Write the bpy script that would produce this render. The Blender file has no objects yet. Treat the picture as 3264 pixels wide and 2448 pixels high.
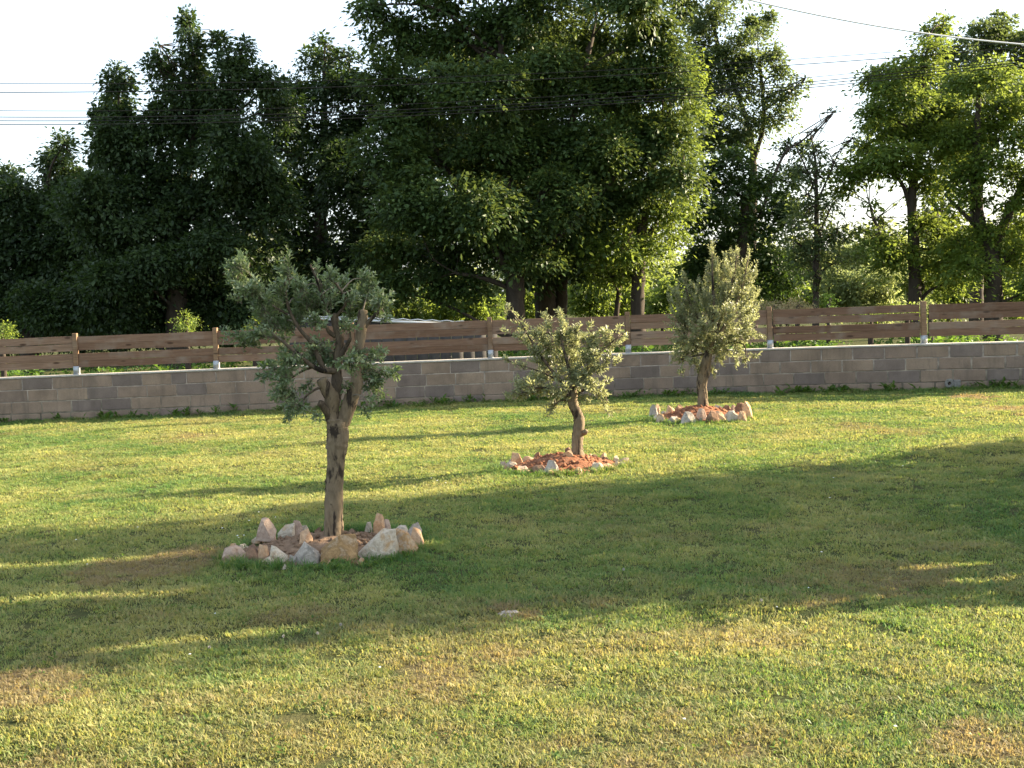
import bpy, bmesh, math
import numpy as np
from mathutils import Vector, Matrix, noise as mnoise

S = bpy.context.scene
COL = S.collection
R = math.radians

# ------------------------------------------------------------------ camera
CAM_H = 1.80
F_SRC = 4039.0                    # focal length in pixels of the 3264 px wide photograph
PITCH = math.atan((1224 - 944) / F_SRC)
ROLL = R(2.2)
_f = np.array([0, math.cos(PITCH), -math.sin(PITCH)])
_u0 = np.array([0, math.sin(PITCH), math.cos(PITCH)])
_r0 = np.array([1.0, 0, 0])
_u = _u0 * math.cos(ROLL) + _r0 * math.sin(ROLL)
_r = _r0 * math.cos(ROLL) - _u0 * math.sin(ROLL)
CAM = np.array([0, 0, CAM_H])
cd = bpy.data.cameras.new('camera'); cam = bpy.data.objects.new('camera', cd); COL.objects.link(cam)
cd.sensor_width = 36.0; cd.sensor_fit = 'HORIZONTAL'; cd.lens = 36.0 * F_SRC / 3264.0
cd.clip_end = 3000; cd.clip_start = 0.05
M = Matrix(((_r[0], _u[0], -_f[0], 0), (_r[1], _u[1], -_f[1], 0), (_r[2], _u[2], -_f[2], CAM_H), (0, 0, 0, 1)))
cam.matrix_world = M
S.camera = cam

# ------------------------------------------------------------------ sky, sun, exposure
SUN_AZ, SUN_EL = 16.0, 21.0       # azimuth measured from +X towards +Y
sd = np.array([math.cos(R(SUN_AZ)) * math.cos(R(SUN_EL)), math.sin(R(SUN_AZ)) * math.cos(R(SUN_EL)), math.sin(R(SUN_EL))])
w = bpy.data.worlds.new('World'); S.world = w; w.use_nodes = True
wn = w.node_tree.nodes; wl = w.node_tree.links
sky = wn.new('ShaderNodeTexSky'); sky.sky_type = 'NISHITA'; sky.sun_disc = False
sky.sun_elevation = R(SUN_EL); sky.sun_rotation = R(90 - SUN_AZ)
sky.air_density = 1.0; sky.dust_density = 2.0; sky.ozone_density = 1.0; sky.altitude = 100
bg = wn['Background']; bg.inputs['Strength'].default_value = 0.12
# thin white evening haze veiling the whole sky evenly
hz = wn.new('ShaderNodeMix'); hz.data_type = 'RGBA'; hz.inputs[0].default_value = 0.62; hz.inputs[7].default_value = (1.92, 2.1, 2.35, 1)
wl.new(sky.outputs[0], hz.inputs[6]); wl.new(hz.outputs[2], bg.inputs['Color'])
sl = bpy.data.lights.new('sun', 'SUN'); sl.energy = 5.0; sl.angle = R(0.5); sl.color = (1.0, 0.84, 0.61)
so = bpy.data.objects.new('sun', sl); COL.objects.link(so)
so.rotation_euler = Vector(-sd).to_track_quat('-Z', 'Y').to_euler(); so.location = (30, 10, 20)
S.view_settings.view_transform = 'Standard'; S.view_settings.look = 'None'
S.view_settings.exposure = 2.28; S.view_settings.gamma = 1.0
S.render.engine = 'CYCLES'
try:
    S.cycles.use_denoising = True
    S.cycles.max_bounces = 6; S.cycles.diffuse_bounces = 3; S.cycles.glossy_bounces = 2
    S.cycles.transmission_bounces = 3; S.cycles.transparent_max_bounces = 4
except Exception:
    pass

# ------------------------------------------------------------------ helpers
def ray(px, py):
    d = _f + _r * ((px - 1632) / F_SRC) - _u * ((py - 1224) / F_SRC)
    return d
def at(px, py, Y):
    d = ray(px, py); return CAM + d * (Y / d[1])
def ground(px, py, z=0.0):
    d = ray(px, py); return CAM + d * ((z - CAM_H) / d[2])
V = 3264 / 2212.0                 # working sketches were measured on a 2212 px wide view
def vat(x, y, Y): return at(x * V, y * V, Y)
def vground(x, y, z=0.0): return ground(x * V, y * V, z)

def link(o, parent=None):
    COL.objects.link(o)
    if parent is not None: o.parent = parent
    return o
def tag(o, label=None, cat=None, group=None, kind=None):
    if label: o['label'] = label
    if cat: o['category'] = cat
    if group: o['group'] = group
    if kind: o['kind'] = kind
    return o
def empty(name, loc, label, cat, group=None):
    o = bpy.data.objects.new(name, None); o.location = loc; o.empty_display_size = 0.2
    COL.objects.link(o); return tag(o, label, cat, group)
def mesh_np(name, verts, faces, mat=None, smooth=False):
    """faces: (N,k) int array or list of such arrays"""
    me = bpy.data.meshes.new(name)
    verts = np.asarray(verts, dtype=np.float32)
    fl = faces if isinstance(faces, list) else [faces]
    fl = [np.asarray(a, dtype=np.int32) for a in fl if len(a)]
    me.vertices.add(len(verts)); me.vertices.foreach_set('co', verts.ravel())
    loops = np.concatenate([a.ravel() for a in fl])
    tot = np.concatenate([np.full(len(a), a.shape[1], np.int32) for a in fl])
    st = np.concatenate([[0], np.cumsum(tot)[:-1]]).astype(np.int32)
    me.loops.add(len(loops)); me.loops.foreach_set('vertex_index', loops)
    me.polygons.add(len(tot)); me.polygons.foreach_set('loop_start', st); me.polygons.foreach_set('loop_total', tot)
    if smooth: me.polygons.foreach_set('use_smooth', np.ones(len(tot), bool))
    me.update(calc_edges=True)
    if mat: me.materials.append(mat)
    return me
def obj_np(name, verts, faces, mat, parent=None, smooth=False, origin=None):
    verts = np.asarray(verts, dtype=np.float64)
    if parent is not None:
        verts = verts - np.array(parent_world(parent))
    o = bpy.data.objects.new(name, mesh_np(name, verts, faces, mat, smooth))
    return link(o, parent)
def parent_world(p):
    v = Vector((0, 0, 0))
    while p is not None:
        v = v + p.location; p = p.parent
    return v

def vnoise(x, y, seed=0):
    xi = np.floor(x).astype(np.int64); yi = np.floor(y).astype(np.int64)
    xf = x - xi; yf = y - yi
    def h(a, b):
        n = (a * 374761393 + b * 668265263 + seed * 1442695041) & 0x7fffffff
        n = (n ^ (n >> 13)) * 1274126177 & 0x7fffffff
        return ((n ^ (n >> 16)) & 0xffff) / 65535.0
    u = xf * xf * (3 - 2 * xf); v = yf * yf * (3 - 2 * yf)
    a = h(xi, yi) * (1 - u) + h(xi + 1, yi) * u
    b = h(xi, yi + 1) * (1 - u) + h(xi + 1, yi + 1) * u
    return a * (1 - v) + b * v
def fbm(x, y, seed=0, oct=4):
    s = 0; a = 0.5; t = 0
    for k in range(oct):
        s = s + a * vnoise(x * 2**k, y * 2**k, seed + k * 17); t += a; a *= 0.55
    return s / t

def smooth_path(pts, n=5):
    pts = [np.asarray(p, float) for p in pts]
    if len(pts) < 3: return pts
    P = [2 * pts[0] - pts[1]] + pts + [2 * pts[-1] - pts[-2]]
    out = []
    for i in range(1, len(P) - 2):
        for k in range(n):
            t = k / n
            a, b, c, d = P[i - 1], P[i], P[i + 1], P[i + 2]
            out.append(0.5 * ((2 * b) + (-a + c) * t + (2 * a - 5 * b + 4 * c - d) * t**2 + (-a + 3 * b - 3 * c + d) * t**3))
    out.append(pts[-1]); return out
class Tubes:
    def __init__(s): s.v = []; s.q = []; s.t = []; s.n = 0
    def add(s, pts, rad, sides=6, lump=0.0, rng=None, cap=True):
        pts = np.asarray(pts, float); rad = np.broadcast_to(np.asarray(rad, float), (len(pts),))
        T = np.gradient(pts, axis=0); T /= np.linalg.norm(T, axis=1)[:, None] + 1e-9
        ref = np.array([0.0, 1.0, 0.1]) if abs(T[0][1]) < 0.8 else np.array([1.0, 0, 0.1])
        A = np.cross(T, ref); A /= np.linalg.norm(A, axis=1)[:, None] + 1e-9
        B = np.cross(T, A)
        an = np.arange(sides) * 2 * math.pi / sides
        rr = rad[:, None] * np.ones((1, sides))
        if lump and rng is not None:
            lob = 1 + lump * rng.standard_normal((len(pts), sides)) + lump * 0.8 * np.cos(an * 3 + rng.random() * 6)[None, :]
            rr = rr * lob
        ring = pts[:, None, :] + rr[..., None] * (np.cos(an)[None, :, None] * A[:, None, :] + np.sin(an)[None, :, None] * B[:, None, :])
        b = s.n; k = len(pts)
        s.v.append(ring.reshape(-1, 3)); s.n += k * sides
        i = np.arange(k - 1)[:, None] * sides; j = np.arange(sides)[None, :]; j2 = (j + 1) % sides
        s.q.append(np.stack([b + i + j, b + i + j2, b + i + sides + j2, b + i + sides + j], -1).reshape(-1, 4))
        if cap:
            s.v.append(pts[-1:][:, :] + T[-1:] * rad[-1] * 0.15); c = s.n; s.n += 1
            jj = np.arange(sides); s.t.append(np.stack([b + (k - 1) * sides + jj, b + (k - 1) * sides + (jj + 1) % sides, np.full(sides, c)], -1))
    def build(s, name, mat, parent=None, smooth=True):
        fl = [np.concatenate(s.q)] + ([np.concatenate(s.t)] if s.t else [])
        return obj_np(name, np.concatenate(s.v), fl, mat, parent, smooth)

def norm(a): return a / (np.linalg.norm(a, axis=-1, keepdims=True) + 1e-9)
def leaf_arrays(pos, axis, nrm, L, W, fold=0.15):
    axis = norm(axis); side = norm(np.cross(axis, nrm)); up = np.cross(side, axis)
    L = L[:, None]; W = W[:, None]
    v0 = pos; v2 = pos + axis * L - up * L * 0.08
    mid = pos + axis * L * 0.48 + up * W * fold
    v1 = mid + side * W * 0.5; v3 = mid - side * W * 0.5
    v = np.stack([v0, v1, v2, v3], 1).reshape(-1, 3)
    b = np.arange(len(pos))[:, None] * 4
    f = np.concatenate([b + np.array([[0, 1, 2]]), b + np.array([[0, 2, 3]])])
    return v, f

# ------------------------------------------------------------------ materials
def mat(name):
    m = bpy.data.materials.new(name); m.use_nodes = True
    nt = m.node_tree; nt.nodes.clear()
    out = nt.nodes.new('ShaderNodeOutputMaterial')
    return m, nt, out
def N(nt, t, **kw):
    n = nt.nodes.new(t)
    for k, v in kw.items():
        if k in n.inputs.keys(): n.inputs[k].default_value = v
        else: setattr(n, k, v)
    return n
def ramp(nt, fac, stops):
    r = nt.nodes.new('ShaderNodeValToRGB'); e = r.color_ramp.elements
    while len(e) > 1: e.remove(e[-1])
    e[0].position = stops[0][0]; e[0].color = (*stops[0][1], 1)
    for p, c in stops[1:]:
        k = e.new(p); k.color = (*c, 1)
    if fac is not None: nt.links.new(fac, r.inputs[0])
    return r
def mixc(nt, fac, a, b, mode='MIX'):
    m = nt.nodes.new('ShaderNodeMix'); m.data_type = 'RGBA'; m.blend_type = mode
    for s, v in ((0, fac), (6, a), (7, b)):
        if hasattr(v, 'links') or hasattr(v, 'is_linked'): nt.links.new(v, m.inputs[s])
        elif s == 0: m.inputs[0].default_value = v
        else: m.inputs[s].default_value = (*v, 1)
    return m.outputs[2]
def tex(nt, scale, detail=4, rough=0.6, coord='Object', vec=None, dist=0.0):
    n = N(nt, 'ShaderNodeTexNoise', Scale=scale, Detail=detail, Roughness=rough, Distortion=dist)
    if vec is None:
        tc = nt.nodes.new('ShaderNodeTexCoord'); vec = tc.outputs[coord]
    nt.links.new(vec, n.inputs['Vector'])
    return n.outputs['Fac']
def bump(nt, h, strength=0.3, dist=0.02):
    b = N(nt, 'ShaderNodeBump', Strength=strength, Distance=dist); nt.links.new(h, b.inputs['Height']); return b.outputs[0]
def worldpos(nt):
    return nt.nodes.new('ShaderNodeNewGeometry').outputs['Position']

def foliage(name, dark, mid, light, trans=0.45, tcol=(0.30, 0.42, 0.05), rough=0.5, spec=0.25, nscale=0.7):
    m, nt, out = mat(name)
    g = nt.nodes.new('ShaderNodeNewGeometry')
    nz = tex(nt, nscale, 3, vec=g.outputs['Position'])
    a = N(nt, 'ShaderNodeMath', operation='MULTIPLY_ADD'); nt.links.new(g.outputs['Random Per Island'], a.inputs[0])
    a.inputs[1].default_value = 0.55; 
    s = N(nt, 'ShaderNodeMath', operation='MULTIPLY_ADD'); nt.links.new(nz, s.inputs[0]); s.inputs[1].default_value = 0.9; s.inputs[2].default_value = -0.22
    nt.links.new(s.outputs[0], a.inputs[2])
    c = ramp(nt, a.outputs[0], [(0.1, dark), (0.5, mid), (0.95, light)]).outputs[0]
    p = N(nt, 'ShaderNodeBsdfPrincipled', Roughness=rough); nt.links.new(c, p.inputs['Base Color'])
    p.inputs['Specular IOR Level'].default_value = spec
    t = nt.nodes.new('ShaderNodeBsdfTranslucent')
    tc = mixc(nt, 0.6, c, tcol); nt.links.new(tc, t.inputs['Color'])
    mx = nt.nodes.new('ShaderNodeMixShader'); mx.inputs[0].default_value = trans
    nt.links.new(p.outputs[0], mx.inputs[1]); nt.links.new(t.outputs[0], mx.inputs[2]); nt.links.new(mx.outputs[0], out.inputs[0])
    return m

M_maple = foliage('leaf_maple', (.02, .04, .012), (.042, .08, .019), (.085, .135, .03), trans=.30, tcol=(.20, .25, .045))
M_dark = foliage('leaf_dark', (.014, .028, .012), (.028, .052, .016), (.05, .08, .022), trans=0.25, tcol=(.12, .2, .03))
M_mid = foliage('leaf_mid', (.018, .034, .012), (.034, .064, .016), (.06, .10, .022), trans=0.32, tcol=(.16, .27, .03))
M_robin = foliage('leaf_robinia', (.04, .075, .014), (.075, .13, .02), (.13, .18, .03), trans=0.48, tcol=(.32, .39, .06))
M_grey = foliage('leaf_greygreen', (.035, .055, .025), (.06, .09, .035), (.10, .135, .05), trans=0.4, tcol=(.28, .36, .08))
M_shrub = foliage('leaf_shrub', (.05, .085, .02), (.09, .14, .03), (.17, .21, .05), trans=0.5, tcol=(.40, .50, .07))
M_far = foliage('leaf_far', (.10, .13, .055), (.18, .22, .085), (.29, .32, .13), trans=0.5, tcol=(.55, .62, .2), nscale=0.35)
M_straw = foliage('leaf_straw', (.16, .12, .06), (.30, .24, .12), (.42, .36, .20), trans=0.4, tcol=(.5, .42, .2))
M_olive = foliage('leaf_olive', (.04, .07, .03), (.115, .165, .075), (.34, .39, .24), trans=0.32, tcol=(.32, .43, .13), rough=0.42, spec=0.45, nscale=9)
M_olive_sunlit = foliage('leaf_olive_sunlit', (.10, .115, .05), (.205, .225, .11), (.38, .39, .22), trans=0.44, tcol=(.48, .50, .20), rough=0.42, spec=0.45, nscale=9)  # olive leaf lightened and yellowed: sunlight on the two farther trees put into the colour
M_weed = foliage('leaf_weed', (.03, .07, .015), (.06, .12, .022), (.10, .17, .03), trans=0.4, tcol=(.22, .36, .04), nscale=3)

def bark(name, a, b, blot, scale=9, blot_amt=0.6, bs=0.5):
    m, nt, out = mat(name)
    tc = nt.nodes.new('ShaderNodeTexCoord')
    mp = N(nt, 'ShaderNodeMapping'); mp.inputs['Scale'].default_value = (1, 1, 0.3); nt.links.new(tc.outputs['Object'], mp.inputs[0])
    n1 = tex(nt, scale * 3, 6, 0.65, vec=mp.outputs[0]); n2 = tex(nt, scale, 4, 0.6, vec=mp.outputs[0], dist=0.6)
    c = ramp(nt, n1, [(.3, a), (.7, b)]).outputs[0]
    k = ramp(nt, n2, [(blot_amt - .02, (0, 0, 0)), (blot_amt + .05, (1, 1, 1))]).outputs[0]
    c2 = mixc(nt, k, c, blot)
    p = N(nt, 'ShaderNodeBsdfPrincipled', Roughness=0.9); p.inputs['Specular IOR Level'].default_value = 0.15
    nt.links.new(c2, p.inputs['Base Color']); nt.links.new(bump(nt, n1, bs, 0.02), p.inputs['Normal'])
    nt.links.new(p.outputs[0], out.inputs[0]); return m
M_bark_ol = bark('bark_olive', (.13, .098, .062), (.235, .18, .115), (.04, .03, .022), 13, .535)
M_bark_ol2 = bark('bark_olive_limb', (.055, .042, .03), (.15, .115, .075), (.02, .016, .012), 12, .55)
M_bark = bark('bark_tree', (.035, .028, .022), (.075, .06, .045), (.02, .016, .013), 3, .62, 0.8)
M_bark_l = bark('bark_pale', (.10, .085, .07), (.19, .165, .135), (.05, .04, .033), 4, .60, 0.6)
M_twig = bark('bark_twig', (.13, .11, .08), (.22, .19, .14), (.08, .065, .05), 30, .62, 0.1)

def simple(name, col, rough=0.7, metal=0.0, spec=0.4, nz=None):
    m, nt, out = mat(name)
    p = N(nt, 'ShaderNodeBsdfPrincipled', Roughness=rough, Metallic=metal); p.inputs['Specular IOR Level'].default_value = spec
    if nz:
        n = tex(nt, nz[0], 5, 0.65); a = tuple(c * (1 - nz[1]) for c in col); b = tuple(min(1, c * (1 + nz[1])) for c in col)
        nt.links.new(ramp(nt, n, [(.3, a), (.7, b)]).outputs[0], p.inputs['Base Color'])
        nt.links.new(bump(nt, n, 0.25, 0.01), p.inputs['Normal'])
    else: p.inputs['Base Color'].default_value = (*col, 1)
    nt.links.new(p.outputs[0], out.inputs[0]); return m

def concrete(name):
    m, nt, out = mat(name)
    oi = nt.nodes.new('ShaderNodeObjectInfo'); tc = nt.nodes.new('ShaderNodeTexCoord')
    g = worldpos(nt)
    base = ramp(nt, oi.outputs['Random'], [(0.0, (.20, .162, .14)), (.12, (.215, .172, .148)), (.22, (.265, .20, .155)), (.7, (.295, .222, .166)), (1.0, (.33, .25, .185))]).outputs[0]
    n1 = tex(nt, 3.0, 5, 0.6, vec=g); n2 = tex(nt, 90, 3, 0.7, vec=g); n3 = tex(nt, 0.7, 3, 0.5, vec=g)
    c = mixc(nt, 0.75, base, ramp(nt, n1, [(.25, (.62, .60, .58)), (.75, (1.25, 1.22, 1.18))]).outputs[0], 'MULTIPLY')
    c = mixc(nt, 0.35, c, ramp(nt, n2, [(.3, (.55, .55, .55)), (.7, (1.35, 1.35, 1.35))]).outputs[0], 'MULTIPLY')
    c = mixc(nt, 0.5, c, ramp(nt, n3, [(.3, (.75, .73, .72)), (.7, (1.1, 1.1, 1.1))]).outputs[0], 'MULTIPLY')
    mp = N(nt, 'ShaderNodeMapping'); mp.inputs['Scale'].default_value = (5.0, 5.0, .7); nt.links.new(g, mp.inputs[0])
    n4 = tex(nt, 1.0, 5, 0.7, vec=mp.outputs[0], dist=.5)
    c = mixc(nt, ramp(nt, n4, [(.52, (0, 0, 0)), (.72, (.6, .6, .6))]).outputs[0], c, (.115, .095, .075))
    p = N(nt, 'ShaderNodeBsdfPrincipled', Roughness=0.95); p.inputs['Specular IOR Level'].default_value = 0.1
    nt.links.new(c, p.inputs['Base Color']); nt.links.new(bump(nt, n2, 0.5, 0.006), p.inputs['Normal'])
    nt.links.new(p.outputs[0], out.inputs[0]); return m
M_block = concrete('concrete_block')
M_mortar = simple('mortar', (.27, .225, .175), 0.95, nz=(7, .5))
M_coping = simple('coping_cement', (.42, .385, .33), 0.9, nz=(12, .2))
M_galv = simple('galvanised_steel', (.42, .44, .45), 0.5, 0.6, nz=(40, .15))
M_cable = simple('cable_black', (.025, .025, .025), 1.0, spec=.05)
M_cable_w = simple('cable_grey', (.8, .79, .76), 0.5)
M_roofm = simple('sheet_metal', (.60, .62, .63), 0.4, 0.3, nz=(6, .12))
M_shedw = simple('shed_board', (.06, .055, .05), 0.9, nz=(5, .3))
M_pipe = simple('cement_pipe', (.20, .19, .17), 0.95, nz=(30, .3))
M_bore_shade = simple('pipe_bore_shade', (.01, .01, .01), 1.0)  # near black, paints the shade inside the drain pipe
M_petal = simple('petal_white', (.75, .75, .72), 0.7)
M_seed = simple('seed_head', (.42, .39, .33), 0.9)

def wood(name, wc):
    m, nt, out = mat(name)
    oi = nt.nodes.new('ShaderNodeObjectInfo'); tc = nt.nodes.new('ShaderNodeTexCoord')
    ad = N(nt, 'ShaderNodeVectorMath', operation='ADD'); cm = N(nt, 'ShaderNodeMath', operation='MULTIPLY'); cm.inputs[1].default_value = 37.0
    nt.links.new(oi.outputs['Random'], cm.inputs[0]); nt.links.new(tc.outputs['Object'], ad.inputs[0]); nt.links.new(cm.outputs[0], ad.inputs[1])
    mp = N(nt, 'ShaderNodeMapping'); mp.inputs['Scale'].default_value = (1.2, 18, 22); nt.links.new(ad.outputs[0], mp.inputs[0])
    n1 = tex(nt, 1.6, 6, 0.65, vec=mp.outputs[0], dist=1.2)
    mk = N(nt, 'ShaderNodeMapping'); mk.inputs['Scale'].default_value = (2.3, 6, 7); nt.links.new(ad.outputs[0], mk.inputs[0])
    vo = N(nt, 'ShaderNodeTexVoronoi', Scale=1.0); nt.links.new(mk.outputs[0], vo.inputs['Vector'])
    base = ramp(nt, oi.outputs['Random'], [(0, wc[0]), (.5, wc[1]), (1, wc[2])]).outputs[0]
    c = mixc(nt, 0.85, base, ramp(nt, n1, [(.25, (.5, .45, .42)), (.55, (1, 1, 1)), (.8, (1.4, 1.38, 1.32))]).outputs[0], 'MULTIPLY')
    kn = ramp(nt, vo.outputs['Distance'], [(.0, (1, 1, 1)), (.10, (.8, .8, .8)), (.16, (0, 0, 0))]).outputs[0]
    c = mixc(nt, kn, c, (.06, .032, .02))
    n2 = tex(nt, 2.2, 4, 0.6, vec=ad.outputs[0])
    c = mixc(nt, ramp(nt, n2, [(.5, (0, 0, 0)), (.75, (.55, .55, .55))]).outputs[0], c, (.30, .25, .20))
    p = N(nt, 'ShaderNodeBsdfPrincipled', Roughness=0.8); p.inputs['Specular IOR Level'].default_value = 0.2
    nt.links.new(c, p.inputs['Base Color']); nt.links.new(bump(nt, n1, 0.35, 0.006), p.inputs['Normal'])
    nt.links.new(p.outputs[0], out.inputs[0]); return m
M_wood = wood('treated_pine', ((.165, .095, .06), (.215, .13, .085), (.28, .185, .125)))
M_post = wood('post_pine', ((.20, .125, .075), (.23, .145, .085), (.27, .17, .10)))
M_pole = simple('pole_wood', (.12, .095, .07), 0.9, nz=(6, .3))

def stone(name, a, b, c3, thr=.5, sc=9):
    m, nt, out = mat(name)
    oi = nt.nodes.new('ShaderNodeObjectInfo'); tc = nt.nodes.new('ShaderNodeTexCoord')
    ad = N(nt, 'ShaderNodeVectorMath', operation='ADD'); nt.links.new(tc.outputs['Object'], ad.inputs[0]); nt.links.new(oi.outputs['Location'], ad.inputs[1])
    n1 = tex(nt, sc, 5, 0.65, vec=ad.outputs[0], dist=0.8); n2 = tex(nt, sc * 5, 5, 0.7, vec=ad.outputs[0])
    c = ramp(nt, n1, [(thr - .12, a), (thr + .02, b), (thr + .2, c3)]).outputs[0]
    c = mixc(nt, 0.55, c, ramp(nt, n2, [(.3, (.45, .42, .40)), (.55, (1, 1, 1)), (.8, (1.25, 1.25, 1.25))]).outputs[0], 'MULTIPLY')
    p = N(nt, 'ShaderNodeBsdfPrincipled', Roughness=0.9); p.inputs['Specular IOR Level'].default_value = 0.2
    nt.links.new(c, p.inputs['Base Color']); nt.links.new(bump(nt, n2, 0.7, 0.012), p.inputs['Normal'])
    nt.links.new(p.outputs[0], out.inputs[0]); return m
STONE = {
    'white': stone('limestone_cream', (.40, .335, .245), (.52, .45, .35), (.42, .28, .15)),
    'grey': stone('limestone_grey', (.22, .195, .16), (.38, .335, .28), (.46, .40, .33)),
    'ochre': stone('limestone_ochre', (.38, .25, .12), (.25, .155, .07), (.44, .35, .24)),
    'peach': stone('limestone_peach', (.50, .29, .15), (.54, .37, .23), (.38, .19, .09)),
    'pink': stone('limestone_tan', (.34, .24, .18), (.45, .34, .26), (.32, .20, .12)),
    'mixed': stone('limestone_mixed', (.46, .40, .33), (.40, .24, .11), (.48, .41, .31), .47, 7),
    'dark': stone('stone_brown', (.14, .09, .065), (.24, .145, .09), (.34, .22, .14)),
}
def soil(name, a, b, c3):
    m, nt, out = mat(name)
    g = worldpos(nt); n1 = tex(nt, 16, 6, 0.7, vec=g); n2 = tex(nt, 70, 4, 0.7, vec=g)
    c = ramp(nt, n1, [(.3, a), (.55, b), (.75, c3)]).outputs[0]
    p = N(nt, 'ShaderNodeBsdfPrincipled', Roughness=1.0); p.inputs['Specular IOR Level'].default_value = 0.05
    nt.links.new(c, p.inputs['Base Color']); nt.links.new(bump(nt, n2, 0.8, 0.02), p.inputs['Normal'])
    nt.links.new(p.outputs[0], out.inputs[0]); return m
M_soil_b = soil('soil_brown', (.15, .10, .065), (.24, .16, .105), (.36, .25, .16))
M_soil_r = soil('soil_red', (.17, .07, .04), (.27, .125, .07), (.44, .27, .17))

def grass_mat():
    m, nt, out = mat('grass_blade')
    def att(n):
        a = nt.nodes.new('ShaderNodeAttribute'); a.attribute_type = 'INSTANCER'; a.attribute_name = n; return a.outputs['Fac']
    g = nt.nodes.new('ShaderNodeNewGeometry')
    tint = N(nt, 'ShaderNodeMath', operation='MULTIPLY_ADD'); nt.links.new(g.outputs['Random Per Island'], tint.inputs[0]); tint.inputs[1].default_value = 0.5
    nt.links.new(att('tint'), tint.inputs[2])
    c = ramp(nt, tint.outputs[0], [(0.05, (.03, .10, .03)), (.45, (.088, .188, .054)), (.8, (.218, .275, .086)), (1.0, (.36, .355, .14))]).outputs[0]
    dr = N(nt, 'ShaderNodeMath', operation='MULTIPLY_ADD'); nt.links.new(g.outputs['Random Per Island'], dr.inputs[0]); dr.inputs[1].default_value = 0.5
    s = N(nt, 'ShaderNodeMath', operation='MULTIPLY_ADD'); nt.links.new(att('dry'), s.inputs[0]); s.inputs[1].default_value = 1.5; s.inputs[2].default_value = -0.5
    nt.links.new(s.outputs[0], dr.inputs[2])
    dr.use_clamp = True
    c = mixc(nt, dr.outputs[0], c, (.275, .22, .12))
    p = N(nt, 'ShaderNodeBsdfPrincipled', Roughness=0.6); p.inputs['Specular IOR Level'].default_value = 0.2
    nt.links.new(c, p.inputs['Base Color'])
    t = nt.nodes.new('ShaderNodeBsdfTranslucent'); tcx = mixc(nt, 1.0, c, (1.5, 1.4, 0.9), 'MULTIPLY'); nt.links.new(tcx, t.inputs['Color'])
    mx = nt.nodes.new('ShaderNodeMixShader'); mx.inputs[0].default_value = 0.45
    nt.links.new(p.outputs[0], mx.inputs[1]); nt.links.new(t.outputs[0], mx.inputs[2]); nt.links.new(mx.outputs[0], out.inputs[0])
    return m
M_grass = grass_mat()
def lawn_mat(name, use_attr):
    m, nt, out = mat(name)
    g = worldpos(nt); n1 = tex(nt, 5, 5, 0.65, vec=g); n2 = tex(nt, 60, 4, 0.7, vec=g)
    c = ramp(nt, n1, [(.3, (.035, .05, .018)), (.55, (.07, .075, .028)), (.8, (.12, .105, .05))]).outputs[0]
    if use_attr:
        a = nt.nodes.new('ShaderNodeAttribute'); a.attribute_name = 'dry'
        c = mixc(nt, ramp(nt, a.outputs['Fac'], [(.35, (0, 0, 0)), (.9, (1, 1, 1))]).outputs[0], c, (.25, .17, .10))
    c = mixc(nt, 0.6, c, ramp(nt, n2, [(.3, (.4, .4, .4)), (.7, (1.4, 1.4, 1.4))]).outputs[0], 'MULTIPLY')
    p = N(nt, 'ShaderNodeBsdfPrincipled', Roughness=1.0); p.inputs['Specular IOR Level'].default_value = 0.05
    nt.links.new(c, p.inputs['Base Color']); nt.links.new(bump(nt, n2, 0.6, 0.03), p.inputs['Normal'])
    nt.links.new(p.outputs[0], out.inputs[0]); return m
M_lawn = lawn_mat('lawn_soil', True)
M_field = lawn_mat('field_ground', False)

# ------------------------------------------------------------------ ground and lawn
def wall_y(X): return 21.75 - (1.35 * (X / 8.7)**2 if X > 0 else 0.25 * (X / 8.7)**2)
RING = [  # centre x, y, radius
    (*vground(703, 1190)[:2], 0.70), (*vground(1216, 1010)[:2], 0.66), (*vground(1512, 902)[:2], 0.68)]
DRY = [(320, 1230, 110, 30, .9), (50, 1480, 120, 40, .9), (1060, 1405, 70, 28, .8), (920, 1490, 90, 25, .8), (1900, 1250, 220, 35, .7), (2140, 1610, 130, 45, .9),
       (2190, 885, 45, 14, 1.6), (2110, 858, 40, 6, 1.5), (1430, 1560, 80, 22, .7), (1090, 1325, 60, 16, 1.0), (650, 1335, 90, 14, .7), (900, 1348, 90, 10, .8),
       (1580, 1370, 180, 26, .6), (1250, 1310, 80, 12, .7), (640, 1600, 150, 40, .6), (1750, 1290, 80, 16, .8), (1320, 1390, 120, 24, .6), (405, 945, 60, 10, .7),
       (1700, 940, 120, 10, .4), (450, 905, 60, 8, .5), (1860, 925, 70, 8, .6), (1960, 935, 60, 7, .6), (1560, 1640, 120, 25, .7), (2060, 1480, 140, 30, .4), (740, 1510, 60, 20, .6)]
DRYW = []
for (x, y, rx, ry, s) in DRY:
    c = vground(x, y); a = vground(x + rx, y); b = vground(x, y - ry); b2 = vground(x, y + ry)
    DRYW.append((c[0], c[1], abs(a[0] - c[0]) + .05, 0.5 * abs(b[1] - b2[1]) + .05, s))
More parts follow.
